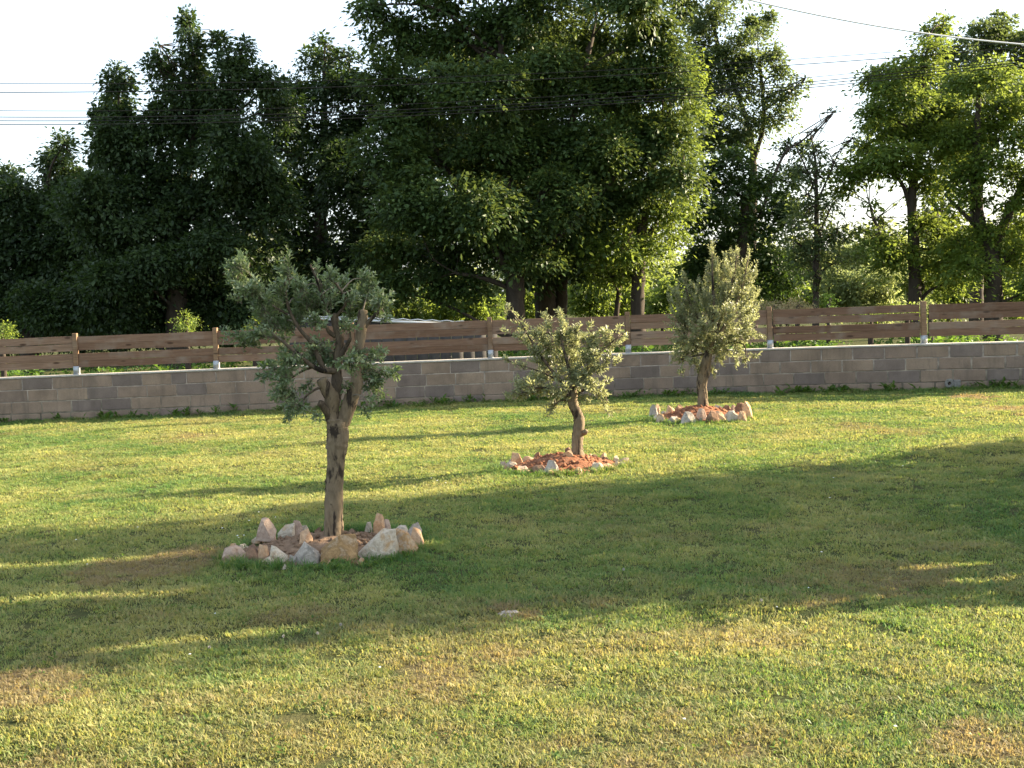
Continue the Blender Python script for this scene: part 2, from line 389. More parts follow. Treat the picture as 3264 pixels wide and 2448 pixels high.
def dryness(x, y):
    n = fbm(x * 1.3 + 7, y * 1.3, 3); n2 = fbm(x * 6, y * 6, 9); n3 = fbm(x * 2.6, y * 2.6, 77, 2)
    d = np.clip((n - 0.50) * 2.2, 0, 1) * 0.50 + (n2 - .5) * 0.5
    d = d + .30 * np.clip((8.2 - y) / 2.6, 0, 1) * np.clip(.2 + 1.3 * n3, 0, 1.3)
    for (cx, cy, rx, ry, s) in DRYW:
        q = ((x - cx) / rx)**2 + ((y - cy) / ry)**2 + (n2 - .5) * 4.5 + (n - .5) * 2.5 + (n3 - .5) * 1.6
        d = np.maximum(d, .82 * s * np.clip(1.35 - q, 0, 1) * np.clip(0.7 + n2 * .6, 0, 1.2))
    return d
def lawn_z(x, y): return (fbm(x * 0.9, y * 0.9, 21, 3) - .5) * 0.07 + (fbm(x * 3.3, y * 3.3, 5, 2) - .5) * 0.02
def lawn():
    gx = np.arange(-16, 16.01, 0.16); gy = np.concatenate([np.arange(-3, 3.5, .3), np.arange(3.5, 24.3, 0.1)])
    X, Y = np.meshgrid(gx, gy)
    # the lawn sheet ends under the wall
    Yw = 21.9 - np.where(X > 0, 1.35, .25) * (X / 8.7)**2
    Y2 = np.minimum(Y, Yw)
    Z = lawn_z(X, Y2)
    v = np.stack([X, Y2, Z], -1).reshape(-1, 3)
    nx, ny = len(gx), len(gy)
    i = np.arange(ny - 1)[:, None] * nx + np.arange(nx - 1)[None, :]
    f = np.stack([i, i + 1, i + nx + 1, i + nx], -1).reshape(-1, 4)
    keep = (Y2[1:, :-1] - Y2[:-1, :-1] > 1e-4).ravel()
    o = obj_np('lawn', v, f[keep], M_lawn, smooth=True)
    at_ = o.data.attributes.new('dry', 'FLOAT', 'POINT'); at_.data.foreach_set('value', dryness(v[:, 0], v[:, 1]).astype(np.float32))
    tag(o, kind='structure')
lawn()
g = obj_np('ground', [(-900, -300, -.07), (900, -300, -.07), (900, 1500, -.07), (-900, 1500, -.07)], np.array([[0, 1, 2, 3]]), M_field)
tag(g, kind='structure')

def grass():
    rng = np.random.default_rng(5)
    col = bpy.data.collections.new('grass_tufts')
    def tuft(k, nb, h0, h1, wid, spread, curl):
        V_, Q, T = [], [], []; n = 0
        for b in range(nb):
            a = rng.random() * 6.283; r = spread * math.sqrt(rng.random())
            base = np.array([math.cos(a) * r, math.sin(a) * r, -.006])
            a2 = a + rng.normal() * .9; d = np.array([math.cos(a2), math.sin(a2), 0]); sdv = np.array([-d[1], d[0], 0])
            h = h0 + (h1 - h0) * rng.random(); w_ = wid * (0.7 + .6 * rng.random()); c = curl * (0.3 + rng.random())
            p1 = base + np.array([0, 0, h * .55]) + d * h * c * .35; p2 = base + np.array([0, 0, h * (1 - .3 * c)]) + d * h * c
            V_ += [base - sdv * w_ / 2, base + sdv * w_ / 2, p1 + sdv * w_ * .42, p1 - sdv * w_ * .42, p2]
            Q.append([n, n + 1, n + 2, n + 3]); T.append([n + 3, n + 2, n + 4]); n += 5
        o = bpy.data.objects.new('grass_tuft', mesh_np('grass_tuft', np.array(V_), [np.array(Q), np.array(T)], M_grass)); col.objects.link(o)
    for k in range(5): tuft(k, 14, .012, .030, .0038, .035, .85)
    for k in range(2): tuft(k, 10, .012, .026, .0065, .04, 1.1)
    for k in range(2): tuft(k, 14, .05, .11, .005, .03, .7)
    # points
    pts = []
    Ys = np.linspace(3.3, 22.4, 220)
    for y0, y1 in zip(Ys[:-1], Ys[1:]):
        hw = .44 * y1 + 1.6; dens = min(1900, 1900 * (4.8 / y0)**0.8)
        n = int(dens * 2 * hw * (y1 - y0))
        pts.append(np.stack([rng.uniform(-hw, hw, n), rng.uniform(y0, y1, n)], 1))
    P = np.concatenate(pts); x, y = P[:, 0], P[:, 1]
    d = dryness(x, y)
    wy = 21.75 - np.where(x > 0, 1.35, .25) * (x / 8.7)**2
    keep = (y < wy - .05) & (rng.random(len(x)) > np.clip((d - 1.0) * 2.2, 0, .9))
    rd = np.full(len(x), 9.0)
    for cx, cy, r in RING:
        q = np.hypot(x - cx, y - cy); keep &= q > r - .06; rd = np.minimum(rd, q - r)
    hole = fbm(x * 9, y * 9, 31, 2); keep &= (hole > .28)
    x, y, d, rd, wy = x[keep], y[keep], d[keep], rd[keep], wy[keep]
    n = len(x)
    tn = .06 + .75 * fbm(x * .8 + 3, y * .8, 41) + .35 * (fbm(x * 4, y * 4, 45, 2) - .5) + rng.normal(0, .09, n)
    longg = np.exp(-np.maximum(rd, 0) / .14) + np.exp(-(wy - y) / .45)
    idx = rng.integers(0, 7, n)
    nearwall = rng.random(n) < np.clip(longg * .55, 0, .75); idx[nearwall] = rng.integers(7, 9, nearwall.sum())
    stray = rng.random(n) < .004; idx[stray] = rng.integers(7, 9, stray.sum())
    tn = tn - .35 * np.clip(longg, 0, 1)
    s = (0.75 + .5 * rng.random(n)) * (0.8 + .5 * fbm(x * 2.2, y * 2.2, 51, 3))
    s *= np.where(idx >= 7, np.clip(.4 + .35 * longg, .4, .8), 1)
    wd = s * (0.95 + 0.035 * y)
    me = bpy.data.meshes.new('grass'); me.vertices.add(n)
    me.vertices.foreach_set('co', np.stack([x, y, lawn_z(x, y)], 1).astype(np.float32).ravel())
    def attr(nm, typ, dat, prop='value'):
        a = me.attributes.new(nm, typ, 'POINT'); a.data.foreach_set(prop, dat)
    attr('dry', 'FLOAT', np.clip(d + rng.normal(0, .06, n), 0, 1.3).astype(np.float32)); attr('tint', 'FLOAT', np.clip(tn, 0, 1.1).astype(np.float32))
    attr('pick', 'INT', idx.astype(np.int32))
    attr('turn', 'FLOAT_VECTOR', np.stack([rng.normal(0, .12, n), rng.normal(0, .12, n), rng.uniform(0, 6.28, n)], 1).astype(np.float32).ravel(), 'vector')
    attr('size', 'FLOAT_VECTOR', np.stack([wd, wd, s], 1).astype(np.float32).ravel(), 'vector')
    o = bpy.data.objects.new('grass', me); COL.objects.link(o)
    ng = bpy.data.node_groups.new('grass_scatter', 'GeometryNodeTree')
    ng.interface.new_socket('Geometry', in_out='INPUT', socket_type='NodeSocketGeometry'); ng.interface.new_socket('Geometry', in_out='OUTPUT', socket_type='NodeSocketGeometry')
    nn = ng.nodes; gi = nn.new('NodeGroupInput'); go = nn.new('NodeGroupOutput')
    mp = nn.new('GeometryNodeMeshToPoints'); ip = nn.new('GeometryNodeInstanceOnPoints'); ci = nn.new('GeometryNodeCollectionInfo')
    ci.inputs['Collection'].default_value = col; ci.inputs['Separate Children'].default_value = True; ci.inputs['Reset Children'].default_value = True
    def na(nm, t):
        a = nn.new('GeometryNodeInputNamedAttribute'); a.data_type = t; a.inputs['Name'].default_value = nm
        return next(q for q in a.outputs if q.enabled and q.name == 'Attribute')
    er = nn.new('FunctionNodeEulerToRotation'); L = ng.links
    L.new(gi.outputs[0], mp.inputs[0]); L.new(mp.outputs[0], ip.inputs['Points']); L.new(ci.outputs[0], ip.inputs['Instance'])
    ip.inputs['Pick Instance'].default_value = True; L.new(na('pick', 'INT'), ip.inputs['Instance Index'])
    L.new(na('turn', 'FLOAT_VECTOR'), er.inputs[0]); L.new(er.outputs[0], ip.inputs['Rotation']); L.new(na('size', 'FLOAT_VECTOR'), ip.inputs['Scale'])
    L.new(ip.outputs[0], go.inputs[0])
    md = o.modifiers.new('scatter', 'NODES'); md.node_group = ng
    tag(o, 'short patchy lawn grass, green with dry tan patches', 'grass', kind='stuff')
    print('grass tufts', n)
grass()

# ------------------------------------------------------------------ block wall and fence
def box_mesh(name, sx, sy, sz, m, bev=0.004):
    bm = bmesh.new(); bmesh.ops.create_cube(bm, size=1.0)
    for v in bm.verts: v.co = Vector((v.co.x * sx, v.co.y * sy, v.co.z * sz))
    if bev: bmesh.ops.bevel(bm, geom=bm.edges[:], offset=bev, segments=1, affect='EDGES')
    me = bpy.data.meshes.new(name); bm.to_mesh(me); bm.free(); me.materials.append(m); return me
WX0, WX1, BL, BH = -12.0, 12.0, 0.5, 0.2
TOP = 0.755
def wall():
    rng = np.random.default_rng(11)
    root = empty('block_wall', (0, wall_y(0), 0), 'low wall of bare concrete blocks running across the back of the lawn', 'wall')
    meshes = [box_mesh('block', BL - .012, .2, BH - .013, M_block, .005), box_mesh('block', BL - .013, .2, BH - .014, M_block, .009)]
    half = box_mesh('block', BL * .5 - .012, .2, BH - .011, M_block, .006)
    # mortar core, recessed behind the block faces
    xs = np.linspace(WX0, WX1, 97); v = []; f = []
    for x in xs:
        y = wall_y(x); v += [(x, y - .094, -.1), (x, y - .094, TOP - .03), (x, y + .09, TOP - .03), (x, y + .09, -.1)]
    for i in range(len(xs) - 1):
        b = i * 4
        for k in range(4): f.append([b + k, b + (k + 1) % 4, b + 4 + (k + 1) % 4, b + 4 + k])
    obj_np('mortar', v, np.array(f), M_mortar, root)
    # coping
    v = []; f = []
    for x in xs:
        y = wall_y(x); j = rng.normal(0, .002)
        v += [(x, y - .106 + j, TOP - .032), (x, y - .106 + j, TOP - .006 + j), (x, y - .09, TOP + j), (x, y + .11, TOP), (x, y + .11, TOP - .032)]
    for i in range(len(xs) - 1):
        b = i * 5
        for k in range(5): f.append([b + k, b + (k + 1) % 5, b + 5 + (k + 1) % 5, b + 5 + k])
    obj_np('coping', v, np.array(f), M_coping, root)
    for c in range(4):
        z = TOP - .03 - BH * (c + .5)
        x = WX0 + (0.25 if c % 2 else 0) + rng.uniform(-.06, .06)
        while x < WX1:
            hb = rng.random() < .05
            Lb = BL * .5 if hb else BL
            xc = x + Lb / 2; y = wall_y(xc); sl = (wall_y(xc + .1) - wall_y(xc - .1)) / .2
            o = bpy.data.objects.new('block', half if hb else meshes[rng.integers(0, 2)])
            o.location = (xc, y - wall_y(0) + rng.normal(0, .0022), z + rng.normal(0, .0015)); o.rotation_euler = (rng.normal(0, .004), rng.normal(0, .003), math.atan(sl))
            link(o, root); x += Lb
wall()
POSTS = [vat(vx, 770, 21.4)[0] for vx in (-150, 157, 459.5, 757, 1059.5, 1361, 1664, 1976, 2292)]
def fence():
    rng = np.random.default_rng(12)
    root = empty('wooden_fence', (0, wall_y(0), TOP), 'brown wooden plank fence on posts fixed along the top of the block wall', 'fence')
    pm = box_mesh('post', .078, .085, .60, M_post, .005)
    y0 = wall_y(0)
    for i, px in enumerate(POSTS):
        y = wall_y(px) - y0
        o = bpy.data.objects.new('post', pm); o.location = (px, y, .10 + .30); o.rotation_euler = (0, rng.normal(0, .008), rng.normal(0, .03)); link(o, root)
        v = []; f = []
        # U-shaped galvanised shoe: base plate, two cheeks and a back plate
        def bx(cx, cy, cz, sx, sy, sz):
            n = len(v)
            for dz in (-1, 1):
                for dx, dy in ((-1, -1), (1, -1), (1, 1), (-1, 1)): v.append((cx + dx * sx / 2, cy + dy * sy / 2, cz + dz * sz / 2))
            for q in ((3, 2, 1, 0), (4, 5, 6, 7), (0, 1, 5, 4), (1, 2, 6, 5), (2, 3, 7, 6), (3, 0, 4, 7)): f.append([n + a for a in q])
        bx(0, 0, -.395, .10, .10, .008); bx(-.043, 0, -.326, .006, .082, .13); bx(.043, 0, -.326, .006, .082, .13); bx(0, -.0435, -.326, .08, .005, .13)
        s = bpy.data.objects.new('post_shoe', mesh_np('post_shoe', np.array(v), np.array(f), M_galv)); link(s, o)
        s.location = (0, 0, 0)
    ph = [.117, .117, .122, .125]; z0 = [.115, .234, .398, .519]
    for i in range(len(POSTS) - 1):
        a, b = POSTS[i], POSTS[i + 1]; Lp = b - a - .079
        xc = (a + b) / 2; y = (wall_y(a) + wall_y(b)) / 2 - y0; sl = math.atan((wall_y(b) - wall_y(a)) / (b - a))
        for k in range(4):
            bm = bmesh.new(); bmesh.ops.create_grid(bm, x_segments=12, y_segments=1, size=.5)
            wob = rng.normal(0, .003); ph_ = rng.random() * 6
            geo = bmesh.ops.extrude_face_region(bm, geom=bm.faces[:])
            for v_ in [q for q in geo['geom'] if isinstance(q, bmesh.types.BMVert)]: v_.co.z += 1
            for v_ in bm.verts:
                x_ = v_.co.x; v_.co = Vector((x_ * Lp, (v_.co.z - .5) * .026 + .005 * math.sin(x_ * 3 + ph_), v_.co.y * ph[k] + wob * math.sin(x_ * 5 + ph_) + .002 * math.sin(x_ * 13 + k)))
            bmesh.ops.recalc_face_normals(bm, faces=bm.faces[:])
            me = bpy.data.meshes.new('plank'); bm.to_mesh(me); bm.free(); me.materials.append(M_wood)
            o = bpy.data.objects.new('plank', me); o.location = (xc, y + rng.normal(0, .004), z0[k] + ph[k] / 2 + rng.normal(0, .0025)); o.rotation_euler = (rng.normal(0, .02), rng.normal(0, .0012), sl); link(o, root)
fence()
def outlet():
    p = at(3006, 1228, 21.0); y = wall_y(p[0]) - .10
    root = empty('drain_outlet', (p[0], y, 0), 'small round cement drain outlet at the foot of the block wall', 'drain')
    bm = bmesh.new()
    seg = 20
    r = [(.0, .062), (.03, .075), (.05, .078), (.055, .068), (.055, .03), (.0, .028)]
    vs = []
    for k in range(seg):
        a = 2 * math.pi * k / seg
        vs.append([bm.verts.new((math.cos(a) * q[1], -q[0], math.sin(a) * q[1] + .10)) for q in r])
    for k in range(seg):
        for j in range(len(r) - 1): bm.faces.new((vs[k][j], vs[(k + 1) % seg][j], vs[(k + 1) % seg][j + 1], vs[k][j + 1]))
    me = bpy.data.meshes.new('flange'); bm.to_mesh(me); bm.free(); me.materials.append(M_pipe)
    link(bpy.data.objects.new('flange', me), root)
    me = box_mesh('junction_block', .11, .08, .16, M_pipe, .01); o = link(bpy.data.objects.new('junction_block', me), root); o.location = (.125, -.03, .075)
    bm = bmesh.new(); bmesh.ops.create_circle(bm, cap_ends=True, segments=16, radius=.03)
    me = bpy.data.meshes.new('bore_shade'); bm.to_mesh(me); bm.free(); me.materials.append(M_bore_shade); o = link(bpy.data.objects.new('bore_shade', me), root); o.location = (0, -.004, .10); o.rotation_euler = (math.pi / 2, 0, 0)  # flat black disc standing in for the darkness inside the pipe
outlet()

# ------------------------------------------------------------------ stone rings
def stone_mesh(name, w_, d_, h_, mt, rng, peak=0.0):
    bm = bmesh.new()
    n = 10
    for k in range(n):
        p = rng.standard_normal(3); p /= np.linalg.norm(p); p *= rng.uniform(.82, 1.0)
        z = p[2]; sq = 1.0 - .22 * max(z, 0)
        bm.verts.new((p[0] * .58 * sq + peak * max(z, 0) * .35, p[1] * .58 * sq, z * .5))
    for sx in (-1, 1):
        for sy in (-1, 1): bm.verts.new((sx * .42, sy * .42, -.45))
    for sx in (-1, 1):
        bm.verts.new((peak * .4 + sx * rng.uniform(.08, .24), rng.uniform(-.2, .2), rng.uniform(.40, .52)))
    r = bmesh.ops.convex_hull(bm, input=bm.verts[:])
    bmesh.ops.delete(bm, geom=[v for v in bm.verts if not v.link_faces], context='VERTS')
    bmesh.ops.bevel(bm, geom=bm.edges[:], offset=.012, segments=1, affect='EDGES')
    bmesh.ops.triangulate(bm, faces=bm.faces[:])
    bmesh.ops.subdivide_edges(bm, edges=[e for e in bm.edges if e.calc_length() > .22], cuts=1, use_grid_fill=True)
    off = Vector(rng.uniform(-50, 50, 3))
    for v in bm.verts:
        q = mnoise.noise(v.co * 3.5 + off) * .16 + mnoise.noise(v.co * 10 + off) * .06
        v.co = v.co * (1 + q)
    # normalise to the wanted width and height
    xs = [v.co.x for v in bm.verts]; zs = [v.co.z for v in bm.verts]
    kx = w_ / (max(xs) - min(xs)); kz = h_ / (max(zs) - min(zs)); cx = (max(xs) + min(xs)) / 2; cz = (max(zs) + min(zs)) / 2
    for v in bm.verts: v.co = Vector(((v.co.x - cx) * kx, v.co.y * d_, (v.co.z - cz) * kz))
    bmesh.ops.triangulate(bm, faces=bm.faces[:])
    me = bpy.data.meshes.new(name); bm.to_mesh(me); bm.free(); me.materials.append(mt); return me
def ring(idx, label, soilm, mh, stones, ox, oy, sc, seed):
    rng = np.random.default_rng(seed)
    cx, cy, rad = RING[idx]
    root = empty('stone_ring', (cx, cy, 0), label, 'stone ring', 'stone rings around the olive trees')
    # soil mound
    nr, na = 22, 64; v = [(cx, cy, mh)]; f3 = []; f4 = []
    for i in range(1, nr + 1):
        for j in range(na):
            a = 2 * math.pi * j / na; r_ = rad * 1.0 * i / nr
            x, y = cx + math.cos(a) * r_, cy + math.sin(a) * r_
            z = mh * (0.5 + .5 * math.cos(math.pi * min(1, i / nr * .98))) + .005
            z += (float(fbm(np.array([x * 9]), np.array([y * 9]), seed)[0]) - .45) * .05 + (float(fbm(np.array([x * 30]), np.array([y * 30]), seed + 2, 2)[0]) - .5) * .022
            if i == nr: z = -.03
            v.append((x, y, z))
    for j in range(na): f3.append([0, 1 + j, 1 + (j + 1) % na])
    for i in range(nr - 1):
        for j in range(na):
            a = 1 + i * na; f4.append([a + j, a + na + j, a + na + (j + 1) % na, a + (j + 1) % na])
    obj_np('soil_mound', v, [np.array(f4), np.array(f3)], soilm, root, smooth=False)
    # soil clods
    tv = []; tf = []; nb = 0
    ico = [(0, 0, 1), (.9, 0, .2), (.28, .85, .2), (-.73, .5, .2), (-.73, -.5, .2), (.28, -.85, .2), (0, 0, -.6)]
    icf = [(0, 1, 2), (0, 2, 3), (0, 3, 4), (0, 4, 5), (0, 5, 1), (6, 2, 1), (6, 3, 2), (6, 4, 3), (6, 5, 4), (6, 1, 5)]
    for k in range(520):
        a = rng.random() * 6.283; r_ = rad * .92 * math.sqrt(rng.random()); s = rng.uniform(.007, .03) * (1 if rng.random() < .8 else 1.5)
        z = mh * (.5 + .5 * math.cos(math.pi * r_ / rad * .98)) + .006
        rot = rng.random() * 6.28
        for q in ico:
            jx = q[0] * math.cos(rot) - q[1] * math.sin(rot); jy = q[0] * math.sin(rot) + q[1] * math.cos(rot)
            tv.append((cx + math.cos(a) * r_ + jx * s * rng.uniform(.7, 1.3), cy + math.sin(a) * r_ + jy * s * rng.uniform(.7, 1.3), z + q[2] * s * rng.uniform(.5, 1)))
        tf += [[nb + q for q in t] for t in icf]; nb += 7
    o = obj_np('soil_clods', tv, np.array(tf), soilm, root); o['kind'] = 'stuff'
    # stones: (centre x, top, width, height, material, where, peak[, label])   measured on a crop of the photograph
    for st in stones:
        px, top, pw, ph, mt, where, pk = st[:7]
        X = ox + px / sc; Yt = oy + top / sc
        if where == 'f':
            p = ground(X, oy + (top + ph * .93) / sc, -.005); Y = p[1] + .03
        else:
            # stands on the ring circle further back, or on the mound
            x_ = at(X, Yt, cy)[0] - cx
            Y = cy + (math.sqrt(max(rad**2 - x_**2, .02)) * where)
        ct = at(X, Yt, Y); k = Y / F_SRC
        wm = pw / sc * k; hm = ph / sc * k * 1.02
        zb = ct[2] - hm
        if where != 'f' and abs(where) > .6: zb = min(zb, -.02)
        elif where == 'f': zb = min(zb, -.03)
        hm = ct[2] - zb
        o = bpy.data.objects.new('stone', stone_mesh('stone', wm * 1.28, wm * rng.uniform(.7, 1.0), (hm * 1.14 + .02) if idx == 0 else hm * 1.10 + .014, STONE[mt], rng, pk))
        o.location = (ct[0] - cx, Y - cy + wm * .2, zb + hm / 2 + (.012 + .05 * hm if idx == 0 else 0)); o.rotation_euler = (rng.normal(0, .08), rng.normal(0, .05), rng.normal(0, .12)); link(o, root)
        if len(st) > 7: o['label'] = st[7]
    # smaller stones wedged between the larger ones all round the ring
    nf = 16 if idx == 0 else 22
    for q in range(nf):
        a = 2 * math.pi * (q + rng.random() * .8) / nf; w0 = rng.uniform(.05, .11); h0 = rng.uniform(.06, .11)
        mt = ('peach', 'grey', 'pink', 'white', 'dark', 'mixed')[rng.integers(0, 6)]
        o = bpy.data.objects.new('stone', stone_mesh('stone', w0, w0 * rng.uniform(.7, 1), h0, STONE[mt], rng, rng.normal(0, .3)))
        q_ = rad * rng.uniform(.88, .98); o.location = (math.cos(a) * q_, math.sin(a) * q_, h0 * .32); o.rotation_euler = (rng.normal(0, .15), rng.normal(0, .15), a + rng.normal(0, .4)); link(o, root)
ring(0, 'ring of large pale and ochre stones round brown soil under the tall near olive tree', M_soil_b, .11, [
    (130, 375, 210, 150, 'pink', 'f', .1, 'flat pinkish stone at the left end of the ring'), (335, 375, 140, 150, 'dark', 'f', -.2), (440, 365, 125, 155, 'peach', 'f', 0, 'small cream and orange stone'),
    (600, 380, 170, 190, 'white', 'f', -.4), (760, 470, 130, 90, 'grey', 'f', 0), (895, 352, 265, 220, 'grey', 'f', 0, 'grey pointed stone at the front of the ring'),
    (1225, 285, 315, 285, 'ochre', 'f', .5, 'big rust brown boulder at the front of the ring'), (1625, 220, 350, 300, 'white', 'f', .7, 'largest whitish boulder of the ring'),
    (1900, 210, 240, 275, 'mixed', 'f', -.3, 'boulder half white, half ochre'), (2035, 195, 160, 220, 'peach', 'f', 0), (2020, 128, 125, 110, 'grey', .25, .2), (1865, 158, 140, 120, 'white', .55, .6),
    (1735, 100, 105, 125, 'pink', .85, -.1), (1645, 42, 95, 215, 'peach', .55, .1, 'tall upright orange stone standing at the back of the ring'), (1540, 118, 85, 50, 'white', .9, 0),
    (885, 195, 115, 145, 'peach', -.2, .3, 'small orange stone lying on the soil'), (795, 110, 115, 110, 'pink', .8, .2), (680, 150, 150, 115, 'white', .75, .6), (885, 155, 90, 70, 'white', .85, 0),
    (475, 92, 160, 195, 'pink', .45, -.25, 'pink and orange pointed stone at the back left')], 700, 1640, 3.253, 31)
ring(1, 'ring of small pale stones heaped with red earth under the middle olive tree', M_soil_r, .14, [
    (540, 350, 140, 160, 'peach', .2, -.2), (475, 462, 150, 100, 'white', 'f', 0), (670, 395, 120, 80, 'peach', .6, 0), (785, 345, 65, 95, 'dark', .7, 0), (610, 510, 170, 95, 'pink', 'f', 0),
    (790, 505, 170, 115, 'dark', 'f', .2), (935, 450, 150, 175, 'grey', 'f', .2, 'upright grey stone at the front of the ring'), (1110, 485, 180, 95, 'grey', 'f', 0), (1330, 485, 130, 85, 'peach', 'f', 0), (1490, 470, 150, 115, 'white', 'f', .1),
    (1620, 480, 150, 90, 'peach', 'f', -.5), (1150, 330, 110, 140, 'peach', -.25, 0, 'orange stone on top of the red earth beside the trunk'), (1145, 290, 60, 60, 'dark', .3, 0), (1740, 470, 165, 60, 'peach', -.5, 0), (1800, 412, 130, 95, 'pink', .1, .4),
    (1450, 375, 90, 45, 'dark', .8, 0), (1580, 405, 95, 50, 'dark', .7, 0), (950, 380, 90, 50, 'dark', .8, 0)], 1500, 1350, 3.687, 32)
ring(2, 'ring of small rough stones heaped with red earth under the farthest olive tree', M_soil_r, .16, [
    (200, 250, 160, 290, 'grey', 'f', 0), (275, 240, 80, 170, 'peach', .3, -.1), (330, 420, 170, 180, 'mixed', 'f', 0), (515, 270, 150, 90, 'peach', .7, 0), (590, 480, 200, 120, 'grey', 'f', 0),
    (850, 395, 280, 225, 'grey', 'f', 0), (1120, 330, 180, 250, 'pink', 'f', 0), (1310, 370, 200, 225, 'dark', 'f', .1), (1480, 380, 190, 200, 'peach', 'f', -.2), (1690, 370, 230, 195, 'white', 'f', 0),
    (1590, 260, 130, 120, 'dark', .6, 0), (1720, 255, 95, 110, 'pink', .6, 0), (1850, 220, 165, 180, 'dark', .3, .2), (1980, 195, 165, 335, 'peach', 'f', -.1, 'tall orange stone at the right end of the ring'), (1890, 380, 150, 185, 'peach', 'f', 0),
    (1430, 250, 190, 110, 'white', .7, 0), (700, 255, 150, 80, 'dark', .8, 0)], 2050, 1250, 5.978, 33)

# ------------------------------------------------------------------ olive trees
def olive(name, label, ox, oy, sc, Y, trunk, limbs, lobes, leafm, seed, cc, dens, Lf, twig_up=.7, twl=(.06, .135), pale=(2, 0), spread=.8):
    rng = np.random.default_rng(seed)
    def C(x, y, dy=0.0): return at(ox + x / sc, oy + y / sc, Y + dy)
    k = Y / F_SRC / sc                                  # metres per crop pixel
    base = C(*trunk[0][:2]); root = empty(name, (base[0], Y, 0), label, 'olive tree', 'olive trees on the lawn')
    skel = []
    def path(pts, n=6):
        P = smooth_path([np.append(C(p[0], p[1], p[3] if len(p) > 3 else 0), p[2] * k) for p in pts], n)
        return np.array(P)[:, :3], np.abs(np.array(P)[:, 3])
    P, r_ = path(trunk, 7)
    P = np.concatenate([[P[0] - np.array([0, 0, .12])], P]); r_ = np.concatenate([[r_[0] * 1.25], r_])
    t = Tubes(); t.add(P, r_, 18, .045, rng); t.build('trunk', M_bark_ol, root); skel += [(p, q) for p, q in zip(P[3:], r_[3:])]
    for li, lb in enumerate(limbs):
        P, r_ = path(lb, 6); t = Tubes(); t.add(P, r_, 12 if r_[0] > .012 else 6, .05, rng); t.build('limb', M_bark_ol2 if li not in pale else M_bark_ol, root); skel += [(p, q) for p, q in zip(P, r_)]
    SP = np.array([s[0] for s in skel]); SR = np.array([s[1] for s in skel])
    tw = Tubes(); pos = []; ax = []; nr_ = []; LL = []
    ctr = C(*cc)
    for lb in lobes:
        lx, ly, rx, ry = lb[:4]; dk = lb[4] if len(lb) > 4 else 1.0
        rm = math.sqrt(rx * ry) * k
        dy = rng.normal(0, .16) * min(1, 1.2 - abs(lx - cc[0]) * k) if len(lb) < 6 else lb[5]
        c = C(lx, ly, dy); Rx, Rz, Ry = rx * k, ry * k, max(rm * .9, .05)
        # branchlet from the skeleton to the lobe
        dd = np.linalg.norm(SP - c, axis=1) + 0.5 * np.maximum(0, SP[:, 2] - c[2]); i = int(np.argmin(dd)); a = SP[i]
        if dd[i] > .04:
            mid = (a + c) / 2 + np.array([0, 0, .03]) + rng.normal(0, .015, 3)
            tw.add(smooth_path([a, mid, c], 4), np.linspace(min(.008, SR[i] * .7), .0028, 9), 5, cap=False)
        nt_ = max(4, int(dens * 1.9 * dk * (rx * ry * k * k) * 1000))
        for q in range(nt_):
            u = norm(rng.standard_normal(3)) * rng.random()**.45
            b = c + u * np.array([Rx, Ry, Rz]) * spread
            o_ = norm(b - ctr); d = norm(o_ * .75 + norm(u) * .45 + np.array([0, 0, twig_up]) * (1 if b[2] > ctr[2] - .15 else .15) + rng.normal(0, .35, 3))
            Lt = rng.uniform(*twl)
            s0 = b - d * Lt * .6; bend = rng.normal(0, .12, 3)
            ts = np.linspace(0, 1, 5)[:, None]; pp = s0 + d * Lt * ts + bend * Lt * ts**2
            tw.add(pp, np.linspace(.0018, .0007, 5), 3, cap=False)
            if q == 0 or rng.random() < .3: tw.add([c, (c + s0) / 2 + rng.normal(0, .01, 3), s0], [.003, .0024, .0018], 4, cap=False)
            nl = int(Lt / .0105); tt = (np.arange(nl) + rng.random()) / nl
            pl = s0 + d * Lt * tt[:, None] + bend * Lt * tt[:, None]**2
            e1 = norm(np.cross(d, rng.standard_normal(3))); e2 = np.cross(d, e1)
            an = np.arange(nl) * math.pi + (np.arange(nl) // 2) * math.pi / 2 + rng.normal(0, .3, nl)
            rad_ = np.cos(an)[:, None] * e1 + np.sin(an)[:, None] * e2
            pos.append(pl); ax.append(d * .75 + rad_ * .75 + rng.normal(0, .15, (nl, 3))); nr_.append(d * .8 - rad_ * .5 + rng.normal(0, .25, (nl, 3)))
            LL.append(rng.uniform(.75, 1.15, nl) * Lf * (0.75 + .5 * np.sin(math.pi * np.clip(tt, .05, .95))))
    pos = np.concatenate(pos); L_ = np.concatenate(LL)
    v, f = leaf_arrays(pos, np.concatenate(ax), np.concatenate(nr_), L_, L_ * rng.uniform(.36, .50, len(L_)))
    tw.build('twigs', M_twig, root)['kind'] = 'stuff'
    o = obj_np('crown', v, f, leafm, root); o['kind'] = 'stuff'
    print(name, 'leaves', len(pos))
Y1, Y2, Y3 = RING[0][1], RING[1][1], RING[2][1]
